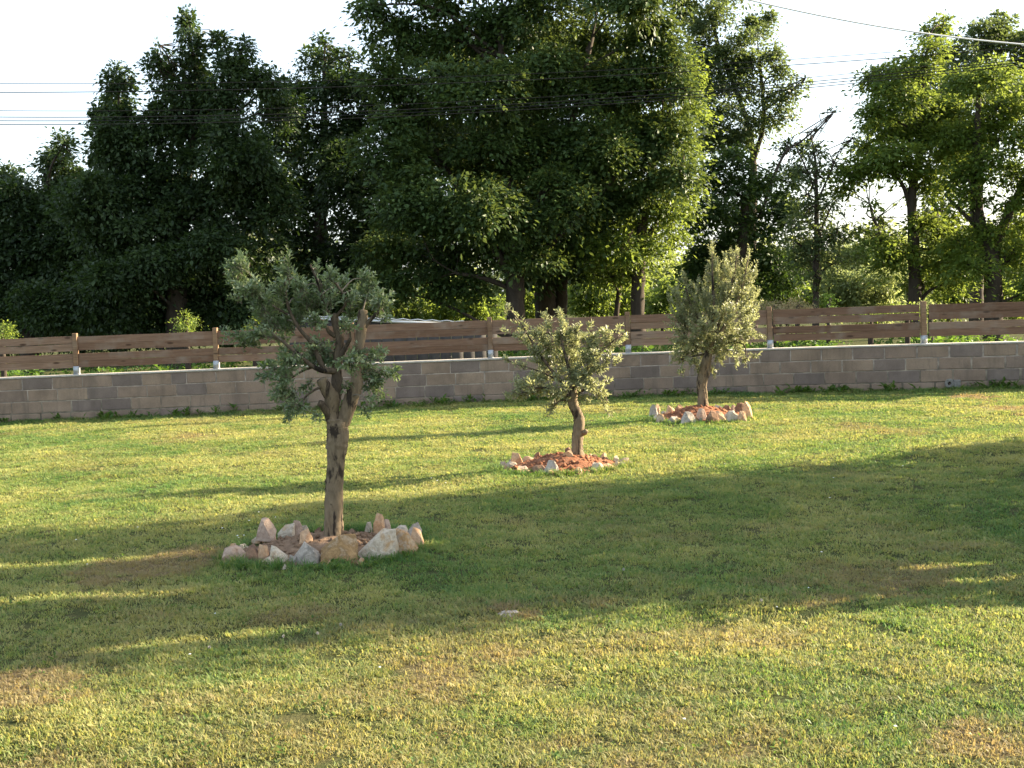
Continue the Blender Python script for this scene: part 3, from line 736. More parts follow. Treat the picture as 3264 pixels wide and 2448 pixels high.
olive('olive_tree', 'tall near olive tree with forked pruned trunk and dark spreading crown', 600, 750, 2.765, Y1,
    [(1287, 2630, 88), (1283, 2480, 84), (1290, 2200, 80), (1303, 2000, 78), (1310, 1880, 92), (1318, 1780, 96), (1318, 1690, 94), (1318, 1620, 92)],
    [[(1285, 1680, 62), (1262, 1540, 66), (1268, 1440, 66, -.02), (1228, 1370, 60, -.04), (1195, 1310, 50, -.06), (1172, 1268, 44, -.07)],
     [(1285, 1480, 50), (1308, 1340, 52, .03), (1310, 1180, 46, .05), (1320, 1040, 42, .05), (1335, 900, 40, .06), (1300, 780, 36, .06), (1285, 690, 33, .06)],
     [(1365, 1660, 60), (1412, 1520, 66, -.01), (1452, 1400, 64, -.02), (1488, 1280, 56, -.02), (1500, 1060, 46, 0), (1518, 900, 46, 0), (1535, 760, 46, .01), (1540, 660, 42, .01)],
     [(1255, 1620, 40), (1215, 1545, 34, -.05), (1175, 1490, 32, -.08), (1150, 1478, 28, -.09)],
     [(1340, 1070, 26, .04), (1390, 980, 20, .02), (1430, 905, 14)], [(1300, 890, 22, .06), (1240, 850, 18, .03), (1205, 770, 13)], [(1545, 820, 22), (1610, 740, 18), (1700, 655, 13)],
     [(1200, 1320, 16, -.06), (1150, 1345, 12, -.08), (1070, 1390, 9, -.1), (1000, 1465, 7, -.1)],
     [(1290, 1200, 30, .02), (1180, 1190, 24, -.03), (1090, 1150, 20, -.05), (960, 1040, 17, -.06), (820, 925, 12, -.05)],
     [(1200, 1200, 22, -.02), (1120, 1010, 26, 0), (1075, 930, 22, 0), (1010, 860, 16, 0), (940, 760, 15, 0), (885, 640, 13), (855, 480, 11), (845, 260, 7)],
     [(880, 700, 10), (720, 600, 9), (560, 430, 8), (440, 290, 6)], [(1300, 780, 12, .05), (1190, 590, 11, .03), (1135, 400, 10), (1075, 260, 8)], [(1300, 720, 14, .05), (1390, 590, 11), (1320, 450, 10), (1240, 380, 7)],
     [(1100, 1160, 12), (1000, 1200, 9), (880, 1290, 8, .05), (850, 1420, 7, .05), (900, 1540, 5, .05)]],
    [(430, 250, 120, 75), (390, 330, 80, 80), (500, 240, 60, 60), (420, 410, 100, 70), (520, 460, 120, 80), (440, 545, 65, 45), (610, 440, 60, 70), (620, 540, 110, 90), (720, 590, 120, 110), (650, 660, 90, 90), (700, 750, 150, 110), (875, 240, 45, 60),
     (870, 340, 65, 80), (800, 470, 75, 90), (940, 390, 50, 60), (1000, 470, 90, 75), (1060, 560, 140, 90), (960, 600, 80, 70), (1100, 650, 160, 95), (1120, 760, 100, 70), (1130, 300, 50, 60), (1170, 420, 60, 90), (1255, 350, 60, 80), (1300, 450, 60, 60), (1360, 430, 60, 90), (1250, 560, 80, 80),
     (1560, 390, 80, 70), (1500, 480, 70, 70), (1600, 480, 120, 80), (1560, 570, 150, 90), (1700, 560, 110, 80), (1760, 600, 60, 70), (1740, 710, 55, 55), (1420, 560, 70, 70), (1410, 700, 60, 90), (1400, 800, 60, 60),
     (850, 780, 130, 90), (960, 720, 80, 80), (620, 860, 130, 60), (480, 880, 130, 45, .8), (350, 870, 45, 55, .8), (480, 960, 70, 40), (560, 930, 80, 40), (800, 900, 90, 60), (870, 1010, 100, 70), (1160, 990, 150, 90), (1080, 1070, 130, 80), (1230, 1060, 80, 80), (950, 1090, 100, 70),
     (870, 1120, 110, 70), (760, 1180, 130, 80), (680, 1230, 60, 60), (850, 1260, 110, 70), (830, 1370, 100, 70), (780, 1420, 60, 60), (920, 1420, 100, 80), (900, 1520, 65, 80), (890, 1600, 30, 50), (1000, 1510, 50, 50), (1120, 1590, 60, 28, .7), (1060, 1320, 60, 55),
     (1420, 1110, 110, 80), (1530, 1180, 110, 90), (1480, 1060, 70, 60), (1640, 1050, 90, 70, .8), (1700, 1020, 40, 50, .8), (1700, 1230, 130, 75), (1800, 1220, 60, 60), (1620, 1290, 100, 60), (1650, 1370, 60, 80, .8), (1560, 1530, 45, 60, .6), (1590, 1440, 40, 60, .5), (1380, 1330, 60, 35, .6), (1290, 1100, 60, 60)],
    M_olive, 71, (1150, 850), 1.75, .041, spread=.98)
olive('olive_tree', 'middle olive tree, smallest of the three, with a wide bushy silvery crown', 1500, 950, 2.765, Y2,
    [(945, 1420, 56), (943, 1380, 54), (942, 1290, 50), (945, 1200, 50), (958, 1100, 50), (950, 1040, 46), (918, 970, 44), (900, 910, 46), (905, 850, 40), (905, 790, 34), (890, 720, 26)],
    [[(985, 1190, 26), (1010, 1180, 24, -.04), (1022, 1165, 18, -.05)], [(905, 850, 24), (820, 760, 18), (700, 620, 14), (560, 420, 9), (420, 190, 5), (310, 70, 3)], [(900, 820, 22), (980, 700, 17, .05), (1120, 500, 11), (1330, 320, 5)],
     [(900, 760, 20), (850, 560, 14, -.05), (800, 350, 9), (790, 110, 4)], [(905, 880, 18), (780, 830, 12, -.04), (600, 790, 9), (420, 850, 5)], [(880, 780, 12), (640, 660, 8, .05), (430, 590, 5), (270, 530, 3)], [(910, 860, 14), (1040, 800, 9), (1180, 850, 6), (1200, 990, 4)], [(895, 900, 10), (780, 910, 7), (700, 1000, 4)]],
    [(790, 130, 28, 60), (820, 240, 60, 80), (820, 330, 100, 90), (660, 160, 25, 40, .8), (690, 240, 35, 60), (640, 320, 90, 60), (560, 300, 50, 40), (470, 260, 50, 60), (390, 170, 35, 50, .8), (320, 85, 30, 40, .8), (310, 280, 50, 30, .7), (420, 330, 70, 40), (510, 380, 70, 60), (700, 420, 140, 100), (900, 380, 100, 100), (920, 270, 40, 60), (1050, 230, 22, 50, .7),
     (1060, 370, 130, 80), (1190, 320, 60, 70), (1300, 290, 30, 60, .7), (1350, 350, 45, 50, .7), (1240, 400, 90, 70, .8), (850, 530, 180, 110), (1060, 500, 140, 100), (650, 540, 110, 90), (560, 470, 80, 60), (430, 585, 70, 35, .7), (310, 535, 45, 20, .7), (900, 660, 200, 100), (1100, 620, 120, 80), (1220, 530, 70, 50, .6), (1290, 545, 20, 18, .6), (680, 660, 110, 90), (600, 700, 80, 70), (1200, 720, 50, 35),
     (520, 760, 110, 70), (420, 780, 60, 70), (470, 850, 130, 55), (360, 850, 40, 40, .7), (640, 800, 100, 80), (760, 800, 110, 80), (1040, 770, 110, 80), (1150, 820, 70, 80), (1000, 870, 60, 50, .7), (1190, 930, 40, 60, .7), (1210, 1010, 22, 40, .5), (740, 920, 80, 50, .7), (690, 990, 40, 40, .6), (830, 890, 60, 50), (970, 720, 120, 80)],
    M_olive_sunlit, 72, (880, 640), 1.35, .044, spread=.92)
olive('olive_tree', 'farthest olive tree by the block wall with an upright feathery crown', 1950, 750, 2.552, Y3,
    [(745, 1420, 52), (745, 1380, 46), (738, 1290, 38), (728, 1200, 38), (740, 1120, 36), (765, 1040, 38), (785, 970, 34), (800, 880, 28), (815, 760, 20)],
    [[(765, 1390, 22), (762, 1290, 17, -.03), (755, 1215, 17, -.03), (785, 1110, 17, -.02), (800, 1020, 15)], [(800, 930, 20), (760, 780, 15), (640, 560, 9), (590, 350, 4)], [(810, 900, 20), (930, 720, 14, .05), (1050, 450, 9), (1110, 190, 4)], [(810, 850, 18), (830, 600, 13, -.05), (820, 330, 8), (815, 110, 3)], [(805, 880, 18), (920, 600, 12, .1), (990, 330, 8), (1020, 160, 4)],
     [(795, 930, 12), (650, 880, 9, -.05), (540, 700, 6), (460, 530, 4)], [(805, 940, 12), (960, 870, 9), (1080, 900, 6), (1090, 1060, 3)], [(800, 900, 10), (1000, 800, 8), (1240, 820, 4)], [(790, 960, 9), (680, 980, 6), (560, 1010, 4)]],
    [(812, 105, 9, 35, 1.3), (1022, 140, 10, 36, 1.3), (1112, 170, 9, 40, 1.2), (922, 165, 10, 40, 1.2), (765, 320, 11, 55, 1.1), (862, 240, 11, 60, 1.1), (972, 150, 10, 40, 1.1), (592, 335, 8, 35, 1.0), (1165, 300, 9, 40, 1.0), (700, 400, 10, 50, 1.0), (530, 440, 8, 35, 1.0), (815, 150, 20, 55, .9), (820, 250, 38, 70), (920, 230, 28, 70, .9), (1000, 220, 45, 80), (1030, 190, 25, 60, .9), (1110, 220, 22, 60, .8), (900, 340, 90, 80), (960, 300, 60, 70), (1060, 350, 90, 90), (1130, 330, 50, 60, .8), (780, 390, 55, 80), (595, 380, 22, 60, .7), (640, 460, 40, 50, .8), (680, 430, 30, 60, .8), (520, 470, 35, 60, .8), (465, 530, 35, 50, .7),
     (570, 540, 80, 60), (660, 540, 80, 70), (800, 510, 120, 90), (950, 460, 120, 90), (1040, 500, 120, 100), (1140, 480, 60, 90), (540, 640, 90, 70), (660, 650, 110, 80), (800, 640, 130, 90), (960, 620, 150, 100), (1110, 610, 90, 90), (1170, 640, 35, 50, .7), (590, 740, 110, 80), (740, 760, 140, 90), (930, 750, 160, 90), (1090, 740, 90, 70), (560, 850, 80, 70), (680, 850, 120, 80), (820, 860, 130, 80), (980, 850, 130, 80), (1110, 820, 60, 60),
     (600, 950, 110, 70), (730, 950, 110, 70), (540, 1000, 60, 45), (640, 1030, 80, 40), (860, 960, 90, 60), (940, 930, 70, 60), (1030, 930, 50, 70, .8), (1090, 1010, 25, 60, .7), (1020, 1010, 18, 50, .6), (860, 1010, 40, 45), (1200, 815, 45, 14, .6), (1160, 985, 40, 15, .6), (700, 1080, 14, 50, .5), (820, 1110, 12, 50, .5), (560, 1108, 20, 12, .4)],
    M_olive_sunlit, 73, (830, 700), .58, .045, 1.1, (.10, .25), spread=.95)

# ------------------------------------------------------------------ background trees and bushes
def crown_mesh(lobes, rng, cl_dens, per, leaf, cl_r, up=.8, shell=.5, aspect=.5):
    """lobes: (centre, rx, ry, rz, density). returns verts, faces, clump centres"""
    P, A, Nn, LL, CC = [], [], [], [], []
    for c, rx, ry, rz, dk in lobes:
        n = max(2, int(cl_dens * dk * rx * rz * math.pi))
        u = norm(rng.standard_normal((n, 3))) * (rng.random((n, 1))**shell)
        cc = c + u * np.array([rx, ry, rz]); CC.append(cc)
        o = norm(u / np.array([rx, ry, rz]) + 1e-6)
        nn = norm(o * .55 + np.array([0, 0, up]) + rng.normal(0, .28, (n, 3)))
        m = np.repeat(np.arange(n), per)
        rr = min(cl_r, .5 * min(rx, rz) + .1) * (0.6 + .8 * rng.random(n))[m]
        g = rng.standard_normal((n * per, 3)); nm = nn[m]
        along = np.sum(g * nm, 1, keepdims=True)
        tang = g - along * nm
        p = cc[m] + tang * rr[:, None] * .62 + nm * along * rr[:, None] * .2 - np.array([0, 0, 1]) * (np.sum(tang**2, 1, keepdims=True) * rr[:, None] * .12)
        P.append(p); A.append(tang * .8 + o[m] * .35 + np.array([0, 0, -.25]) + rng.normal(0, .4, g.shape)); Nn.append(nm + rng.normal(0, .45, g.shape)); LL.append(leaf * (.45 + 1.15 * rng.random(n * per)**1.4))
    P = np.concatenate(P); L_ = np.concatenate(LL)
    v, f = leaf_arrays(P, np.concatenate(A), np.concatenate(Nn), L_, L_ * aspect * (.65 + .75 * rng.random(len(L_))))
    return v, f, np.concatenate(CC)
TOTAL = [0]
def tree(name, label, cat, Y, lobes, trunks, leafm, seed, barkm=None, cl_dens=9, per=24, leaf=.125, cl_r=.34, group='trees beyond the fence', branch=True, depth=.85, up=.8, shell=.5, jit=.5, dscale=1.0, core=.7):
    rng = np.random.default_rng(seed); barkm = barkm or M_bark
    k = Y / F_SRC * V
    LB = []; MAIN = []
    for lb in lobes:
        vx, vy, rx, ry = lb[:4]; dk = (lb[4] if len(lb) > 4 else 1.0) * dscale; dy = lb[5] if len(lb) > 5 else rng.normal(0, jit)
        c = vat(vx, vy, Y + dy); Rx, Ry, Rz = rx * k, max(.25, depth * k * (rx + ry) / 2), ry * k
        big = math.sqrt(Rx * Rz); MAIN.append((c, Rx, Ry, Rz, dk))
        ns = int(np.clip(big * big * 7, 1, 13))
        if ns < 3: LB.append((c, Rx, Ry, Rz, dk * 1.1)); continue
        LB.append((c, Rx * .85, Ry * .8, Rz * .85, dk * core))
        for q in range(ns):
            u = norm(rng.standard_normal(3)) * rng.uniform(.35, .95); g = rng.uniform(.22, .46) * (1.15 if ns < 6 else 1)
            LB.append((c + u * np.array([Rx, Ry, Rz]), max(Rx * g, .2), max(Ry * g, .2), max(Rz * g * .8, .14), dk * rng.uniform(.6, 1.7) * 2.6 / (ns * g * g * 4)))
    t0 = trunks[0]; b = vat(t0[0][0], t0[0][1], Y + (t0[0][3] if len(t0[0]) > 3 else 0))
    root = empty(name, (b[0], b[1], 0), label, cat, group)
    tb = Tubes(); skel = []; br = Tubes(); anyb = False
    for tr in trunks:
        pts = [np.append(vat(p[0], p[1], Y + (p[3] if len(p) > 3 else 0)), p[2]) for p in tr]
        if tr is t0 or tr[0][1] > 640: pts = [np.array([pts[0][0], pts[0][1], -.15, pts[0][3] * 1.3])] + pts
        P = np.array(smooth_path(pts, 6)); tb.add(P[:, :3], np.abs(P[:, 3]), 10, .06, rng); skel.append(P)
    tb.build('trunk', barkm, root)
    SK = np.concatenate(skel)
    v, f, CC = crown_mesh(LB, rng, cl_dens * 4.5, int(per * 1.4), leaf * .90, cl_r, up, shell)
    if branch:
        for c, rx, ry, rz, dk in MAIN:
            d = np.linalg.norm(SK[:, :2] - c[:2], axis=1) * .9 + np.abs(SK[:, 2] - (c[2] - .45 * np.linalg.norm(SK[:, :2] - c[:2], axis=1)))
            i = int(np.argmin(d)); a = SK[i, :3]; r0 = min(.06, SK[i, 3] * .6)
            mid = a * .5 + c * .5 + np.array([0, 0, .12 * np.linalg.norm(c - a)]) * rng.uniform(-.3, 1) + rng.normal(0, .1, 3)
            br.add(smooth_path([a, mid, c], 4), np.linspace(r0, .018, 9), 5, cap=False); anyb = True
            near = CC[np.argsort(np.linalg.norm(CC - c, axis=1))]
            for q in range(min(7, len(near))):
                e = near[rng.integers(0, max(1, min(len(near), 40)))]
                br.add([c, (c + e) / 2 + rng.normal(0, .08, 3), e], [.018, .012, .006], 3, cap=False)
        if anyb: br.build('branches', barkm, root)['kind'] = 'stuff'
    o = obj_np('crown', v, f, leafm, root); o['kind'] = 'stuff'
    TOTAL[0] += len(f); return root

tree('broadleaf_tree', 'low dark tree at the far left edge with a rounded ragged top', 'tree', 37,
    [(-60, 480, 110, 110), (60, 440, 95, 75), (140, 370, 50, 70), (170, 450, 80, 90), (5, 390, 45, 45), (30, 420, 60, 50), (140, 310, 22, 28), (110, 350, 30, 40), (60, 540, 140, 100), (180, 560, 110, 100), (40, 640, 160, 90), (160, 660, 120, 80), (-80, 600, 120, 120)],
    [[(60, 690, .22), (70, 560, .17), (100, 420, .1)]], M_dark, 101, cl_dens=8, leaf=.14, dscale=1.1)
tree('broadleaf_tree', 'dark tree at left with spiky upright shoots rising above its crown', 'tree', 34,
    [(258, 180, 32, 50), (250, 250, 42, 60), (215, 240, 22, 16), (228, 280, 32, 32), (300, 300, 80, 80), (403, 50, 17, 35), (415, 100, 22, 45), (425, 160, 28, 50), (430, 220, 42, 50), (345, 98, 10, 9, .8), (362, 122, 13, 9, .8), (388, 135, 18, 10, .8), (332, 128, 20, 18), (350, 160, 24, 28), (375, 205, 38, 42), (474, 88, 18, 28), (495, 140, 30, 45), (530, 105, 12, 30), (525, 150, 20, 40), (480, 215, 48, 55), (555, 170, 28, 38), (590, 180, 26, 40, .8),
     (600, 230, 42, 50), (400, 285, 80, 75), (500, 320, 90, 85), (230, 340, 50, 70), (330, 400, 110, 90), (450, 430, 120, 90), (560, 400, 90, 90), (280, 500, 120, 90), (400, 560, 130, 90), (520, 550, 120, 90), (250, 620, 140, 90), (400, 660, 140, 70), (540, 650, 110, 80), (215, 430, 80, 80), (120, 660, 110, 60), (330, 570, 60, 40, 1, -1.6), (250, 600, 80, 40, 1, -1.6), (460, 530, 70, 35, 1, -1.5)],
    [[(380, 690, .28), (385, 560, .24), (400, 400, .16), (425, 200, .07), (405, 60, .03)], [(385, 560, .16), (300, 420, .1), (255, 230, .04)], [(395, 480, .14), (480, 320, .09), (495, 140, .03)], [(415, 260, .05), (385, 175, .04), (335, 115, .02)]], M_dark, 102, cl_dens=12, leaf=.13, cl_r=.27, dscale=1.1, up=.5, jit=.45)
tree('broadleaf_tree', 'dark green tree between the spiky tree and the tallest tree', 'tree', 38,
    [(690, 125, 50, 35), (700, 90, 22, 20, .6), (640, 180, 50, 50), (720, 190, 80, 60), (620, 280, 60, 75), (700, 290, 90, 80), (640, 400, 90, 85), (760, 400, 90, 90), (640, 520, 100, 90), (740, 560, 100, 90), (700, 640, 120, 70), (600, 640, 80, 70), (800, 520, 80, 90), (755, 120, 30, 22, .8), (770, 190, 45, 50), (790, 270, 55, 60), (800, 360, 60, 60), (560, 300, 40, 50)],
    [[(690, 690, .25), (692, 500, .2), (700, 300, .12), (700, 150, .05)]], M_dark, 103, cl_dens=8, leaf=.14)
tree('broadleaf_tree', 'tallest broad tree in the middle, its dense crown cut by the picture top', 'tree', 34,
    [(815, 25, 48, 36), (870, 80, 80, 60), (800, 10, 35, 20), (840, 170, 80, 60), (930, -60, 120, 90), (1080, -120, 170, 110), (1250, -90, 150, 110), (1350, -10, 110, 80), (1000, 60, 110, 80), (1150, 40, 130, 80), (1280, 80, 120, 80), (1410, 90, 70, 75), (1450, 120, 40, 50), (900, 220, 100, 75), (1050, 190, 130, 80), (1200, 180, 130, 80), (1340, 180, 100, 80), (1430, 170, 60, 60), (1470, 190, 35, 40),
     (860, 320, 100, 80), (1000, 320, 130, 80), (1150, 320, 130, 80), (1290, 310, 120, 80), (1400, 290, 80, 70), (1460, 280, 45, 50), (880, 430, 100, 80), (1020, 440, 120, 75), (1170, 440, 120, 75), (1290, 420, 100, 75), (1400, 380, 80, 60), (1470, 370, 40, 45), (860, 540, 100, 70), (990, 550, 110, 60), (1130, 530, 110, 50), (1240, 520, 90, 50), (930, 610, 90, 40), (820, 620, 70, 60), (1010, 620, 60, 30), (1170, 470, 70, 35, 1.1, -1.3), (1240, 430, 60, 35, 1.1, -1.3), (1100, 490, 60, 35, 1.1, -1.3), (1200, 390, 60, 30, 1.1, -1.3), (900, 480, 70, 25, 1.2, -1.0), (1050, 310, 80, 30, 1.2, -1.0), (1000, 470, 80, 28, 1.2, -1.0), (1300, 330, 80, 30, 1.2, -1.0), (1180, 130, 70, 30, 1.2, -1.0), (1150, 560, 80, 24, 1.2, -1.0)],
    [[(1113, 690, .25, -.3), (1112, 620, .25, -.3), (1105, 560, .22, -.2), (1100, 440, .18), (1090, 250, .13), (1080, 60, .08)], [(1108, 600, .16, -.3), (1070, 540, .11, -.4), (1000, 430, .09), (930, 300, .06)], [(1106, 570, .16), (1160, 450, .12), (1230, 280, .09), (1280, 80, .05)], [(1112, 600, .13), (1220, 500, .1), (1330, 380, .07), (1430, 280, .04)], [(1100, 620, .09, -.3), (1040, 600, .06, -.5), (985, 590, .04, -.6)]],
    M_maple, 104, M_bark, cl_dens=8.5, leaf=.14, cl_r=.36, jit=.9, depth=.9)
tree('broadleaf_tree', 'tree on a thick black trunk right behind the tallest tree', 'tree', 39,
    [(1190, 500, 120, 90), (1260, 570, 70, 45), (1150, 590, 50, 30), (1100, 420, 120, 100), (1250, 400, 120, 100), (1320, 480, 90, 70), (1000, 130, 140, 90), (1180, 120, 150, 90), (1340, 190, 90, 90), (940, 300, 130, 90), (1130, 280, 150, 90), (1300, 310, 110, 90), (880, 450, 100, 90), (1000, 500, 110, 80)],
    [[(1182, 700, .36), (1180, 640, .33), (1185, 560, .3), (1190, 450, .2)], [(1212, 700, .2), (1214, 620, .18), (1222, 540, .12)]], M_dark, 105, cl_dens=4, leaf=.21)
tree('broadleaf_tree', 'tree with a straight dark trunk and sunlit right side next to the tallest tree', 'tree', 35,
    [(1400, 440, 80, 55), (1445, 450, 45, 45), (1470, 330, 40, 50), (1490, 230, 30, 50), (1480, 410, 35, 40), (1330, 530, 70, 40), (1400, 540, 60, 35), (1450, 510, 40, 30), (1360, 590, 50, 22), (1440, 260, 50, 60), (1480, 150, 40, 50)],
    [[(1377, 690, .2), (1378, 620, .18), (1384, 520, .15), (1400, 400, .11), (1440, 250, .06)], [(1384, 540, .09), (1430, 460, .06), (1470, 380, .04)]], M_robin, 106, cl_dens=9, leaf=.125)
tree('broadleaf_tree', 'slim leaning trunk with a few leaves beside the straight dark trunk', 'tree', 36,
    [(1345, 560, 40, 30), (1320, 600, 30, 18), (1300, 580, 40, 20), (1370, 500, 40, 40)], [[(1331, 690, .08), (1337, 630, .07), (1345, 580, .06), (1360, 500, .03)]], M_robin, 107, leaf=.12)
tree('broadleaf_tree', 'tall airy tree with gappy foliage against the white sky', 'tree', 44,
    [(1470, 20, 60, 50), (1550, 30, 60, 45), (1640, 50, 45, 45), (1600, 90, 50, 35), (1530, 120, 55, 40), (1625, 130, 50, 35), (1672, 115, 22, 30), (1600, 185, 50, 28), (1670, 210, 50, 28), (1715, 190, 22, 20, .7), (1560, 240, 50, 32), (1640, 265, 50, 26), (1690, 250, 30, 20, .7), (1440, -50, 90, 70), (1580, -40, 80, 50), (1500, 200, 40, 40), (1520, 310, 40, 30), (1740, 170, 14, 10, .6), (1545, 180, 50, 30), (1590, 145, 45, 28), (1500, 90, 45, 40), (1560, 295, 45, 30), (1690, 160, 26, 20), (1500, 260, 45, 40), (1600, 300, 35, 24), (1470, 150, 40, 40)],
    [[(1622, 690, .22), (1624, 500, .17), (1627, 340, .11), (1606, 240, .085), (1560, 120, .06), (1525, 10, .04)], [(1626, 350, .11), (1650, 260, .07), (1640, 120, .05)], [(1560, 190, .06), (1545, 60, .05), (1550, -20, .03)]], M_grey, 108, cl_dens=8, leaf=.13, cl_r=.34, jit=.4, dscale=1.1, core=.5)
tree('broadleaf_tree', 'dense dark rounded tree between the airy tree and the slender sapling', 'tree', 40,
    [(1540, 390, 60, 50), (1620, 400, 65, 50), (1690, 390, 38, 60), (1530, 460, 70, 55), (1620, 480, 85, 55), (1700, 460, 45, 55), (1540, 550, 85, 55), (1650, 560, 85, 55), (1600, 620, 80, 45), (1500, 600, 60, 50), (1700, 320, 24, 22, .7), (1580, 340, 40, 30), (1690, 590, 50, 40), (1800, 243, 14, 8, .5), (1765, 282, 18, 9, .5), (1735, 318, 22, 16, .7)],
    [[(1600, 690, .24), (1602, 560, .2), (1610, 430, .12)], [(1640, 470, .06), (1690, 340, .04), (1740, 298, .028), (1812, 232, .008)]], M_mid, 109, cl_dens=9, leaf=.13)
tree('sapling', 'slender thin trunked young tree with a sparse feathery crown', 'tree', 32,
    [(1760, 320, 45, 22, .5), (1720, 370, 40, 20, .5), (1800, 350, 40, 22, .5), (1745, 420, 45, 22, .6), (1790, 440, 40, 24, .6), (1730, 480, 45, 24, .7), (1780, 510, 45, 26, .7), (1740, 555, 45, 28, .8), (1800, 570, 40, 26, .7), (1765, 600, 40, 20, .6), (1840, 300, 30, 12, .5), (1760, 370, 55, 30, .7), (1750, 450, 60, 32, .8), (1770, 530, 60, 34, .9), (1810, 500, 40, 30, .8), (1715, 520, 40, 30, .9)],
    [[(1762, 700, .085), (1763, 600, .08), (1764, 480, .06), (1762, 360, .035), (1752, 290, .015)], [(1763, 440, .03), (1790, 380, .022), (1815, 320, .012)], [(1763, 420, .025), (1735, 350, .018), (1715, 310, .01)], [(1764, 520, .03), (1800, 440, .02), (1830, 420, .01)]], M_grey, 110, cl_dens=10, per=18, leaf=.105, cl_r=.3, jit=.3)
tree('locust_tree', 'bright green layered tree with its dark trunk behind the second fence post from right', 'tree', 32,
    [(1900, 355, 80, 26), (1840, 375, 45, 22), (1830, 410, 40, 18, .8), (1960, 360, 75, 30), (2010, 400, 50, 35), (2040, 450, 45, 40), (2040, 500, 50, 40), (1930, 280, 60, 35), (1890, 245, 40, 28), (1950, 210, 70, 35), (2030, 230, 70, 45), (2030, 300, 75, 38), (1880, 170, 26, 24), (1915, 150, 35, 28), (1985, 140, 55, 35), (2010, 70, 28, 28), (2040, 50, 22, 26), (2020, 100, 30, 20), (1900, 520, 45, 30), (1870, 500, 26, 18, .6), (1985, 600, 50, 32), (2045, 560, 55, 40), (1950, 540, 38, 26), (1920, 570, 40, 26, .8), (2060, 610, 45, 30), (1870, 320, 35, 22), (1930, 325, 60, 28), (2000, 270, 60, 34), (1995, 480, 40, 28), (1878, 440, 24, 12, .7), (1895, 472, 22, 14, .7), (1920, 180, 45, 26)],
    [[(1977, 700, .17), (1976, 620, .16), (1973, 520, .14), (1970, 420, .11), (1985, 330, .08), (1992, 200, .05), (2005, 90, .03)], [(1970, 470, .06), (1950, 400, .05), (1910, 365, .035), (1850, 380, .02)], [(1972, 560, .05), (1930, 540, .045), (1890, 480, .035), (1878, 440, .02)], [(1975, 350, .05), (2030, 290, .04)]], M_robin, 111, cl_dens=11, leaf=.12, cl_r=.3, up=1.2, jit=.5)
tree('locust_tree', 'bright green layered tree on the stout forked dark trunk at the right edge', 'tree', 31,
    [(2110, 170, 80, 36), (2160, 230, 70, 36), (2210, 300, 55, 38), (2080, 290, 60, 36), (2140, 340, 55, 30), (2220, 200, 55, 50), (2100, 420, 45, 26, .8), (2070, 520, 45, 32), (2140, 500, 60, 32), (2210, 480, 55, 40), (2195, 560, 65, 40), (2095, 570, 55, 36), (2240, 420, 55, 40), (2240, 620, 60, 40), (2170, 440, 35, 20, .7), (2060, 390, 40, 30, .7), (2290, 350, 70, 90), (2310, 500, 70, 80), (2290, 200, 70, 80), (2160, 150, 60, 30), (2100, 365, 50, 26), (2185, 375, 50, 30), (2060, 330, 40, 26), (2150, 280, 60, 30)],
    [[(2147, 700, .24), (2145, 620, .22), (2140, 560, .2), (2118, 490, .15), (2105, 400, .12), (2110, 300, .09), (2115, 190, .05)], [(2142, 560, .14), (2175, 470, .11), (2215, 390, .09), (2260, 300, .05)], [(2120, 500, .06), (2070, 450, .045), (2040, 420, .02)], [(2108, 360, .05), (2160, 300, .04)]], M_robin, 112, cl_dens=11, leaf=.12, cl_r=.3, up=1.2, jit=.5)
tree('broadleaf_tree', 'grey green rounded treetop rising behind the two bright trees at top right', 'tree', 42,
    [(2120, 75, 75, 40), (2180, 80, 60, 45), (2070, 120, 55, 45), (2240, 120, 70, 70), (1990, 165, 50, 40), (1930, 180, 45, 40), (2100, 180, 90, 60), (2200, 200, 80, 70), (2000, 240, 70, 60), (1920, 260, 50, 50), (2080, 300, 90, 70), (1900, 340, 40, 40, .6)],
    [[(2110, 690, .25), (2110, 400, .2), (2120, 200, .1)]], M_grey, 113, cl_dens=7, leaf=.15, cl_r=.36)
tree('broadleaf_tree', 'bushy tree past the right picture edge', 'tree', 36, [(2420, 300, 110, 120), (2400, 480, 120, 110), (2450, 150, 100, 90), (2420, 600, 110, 80)], [[(2420, 690, .22), (2420, 400, .14), (2430, 250, .08)]], M_maple, 114, cl_dens=6, leaf=.16)

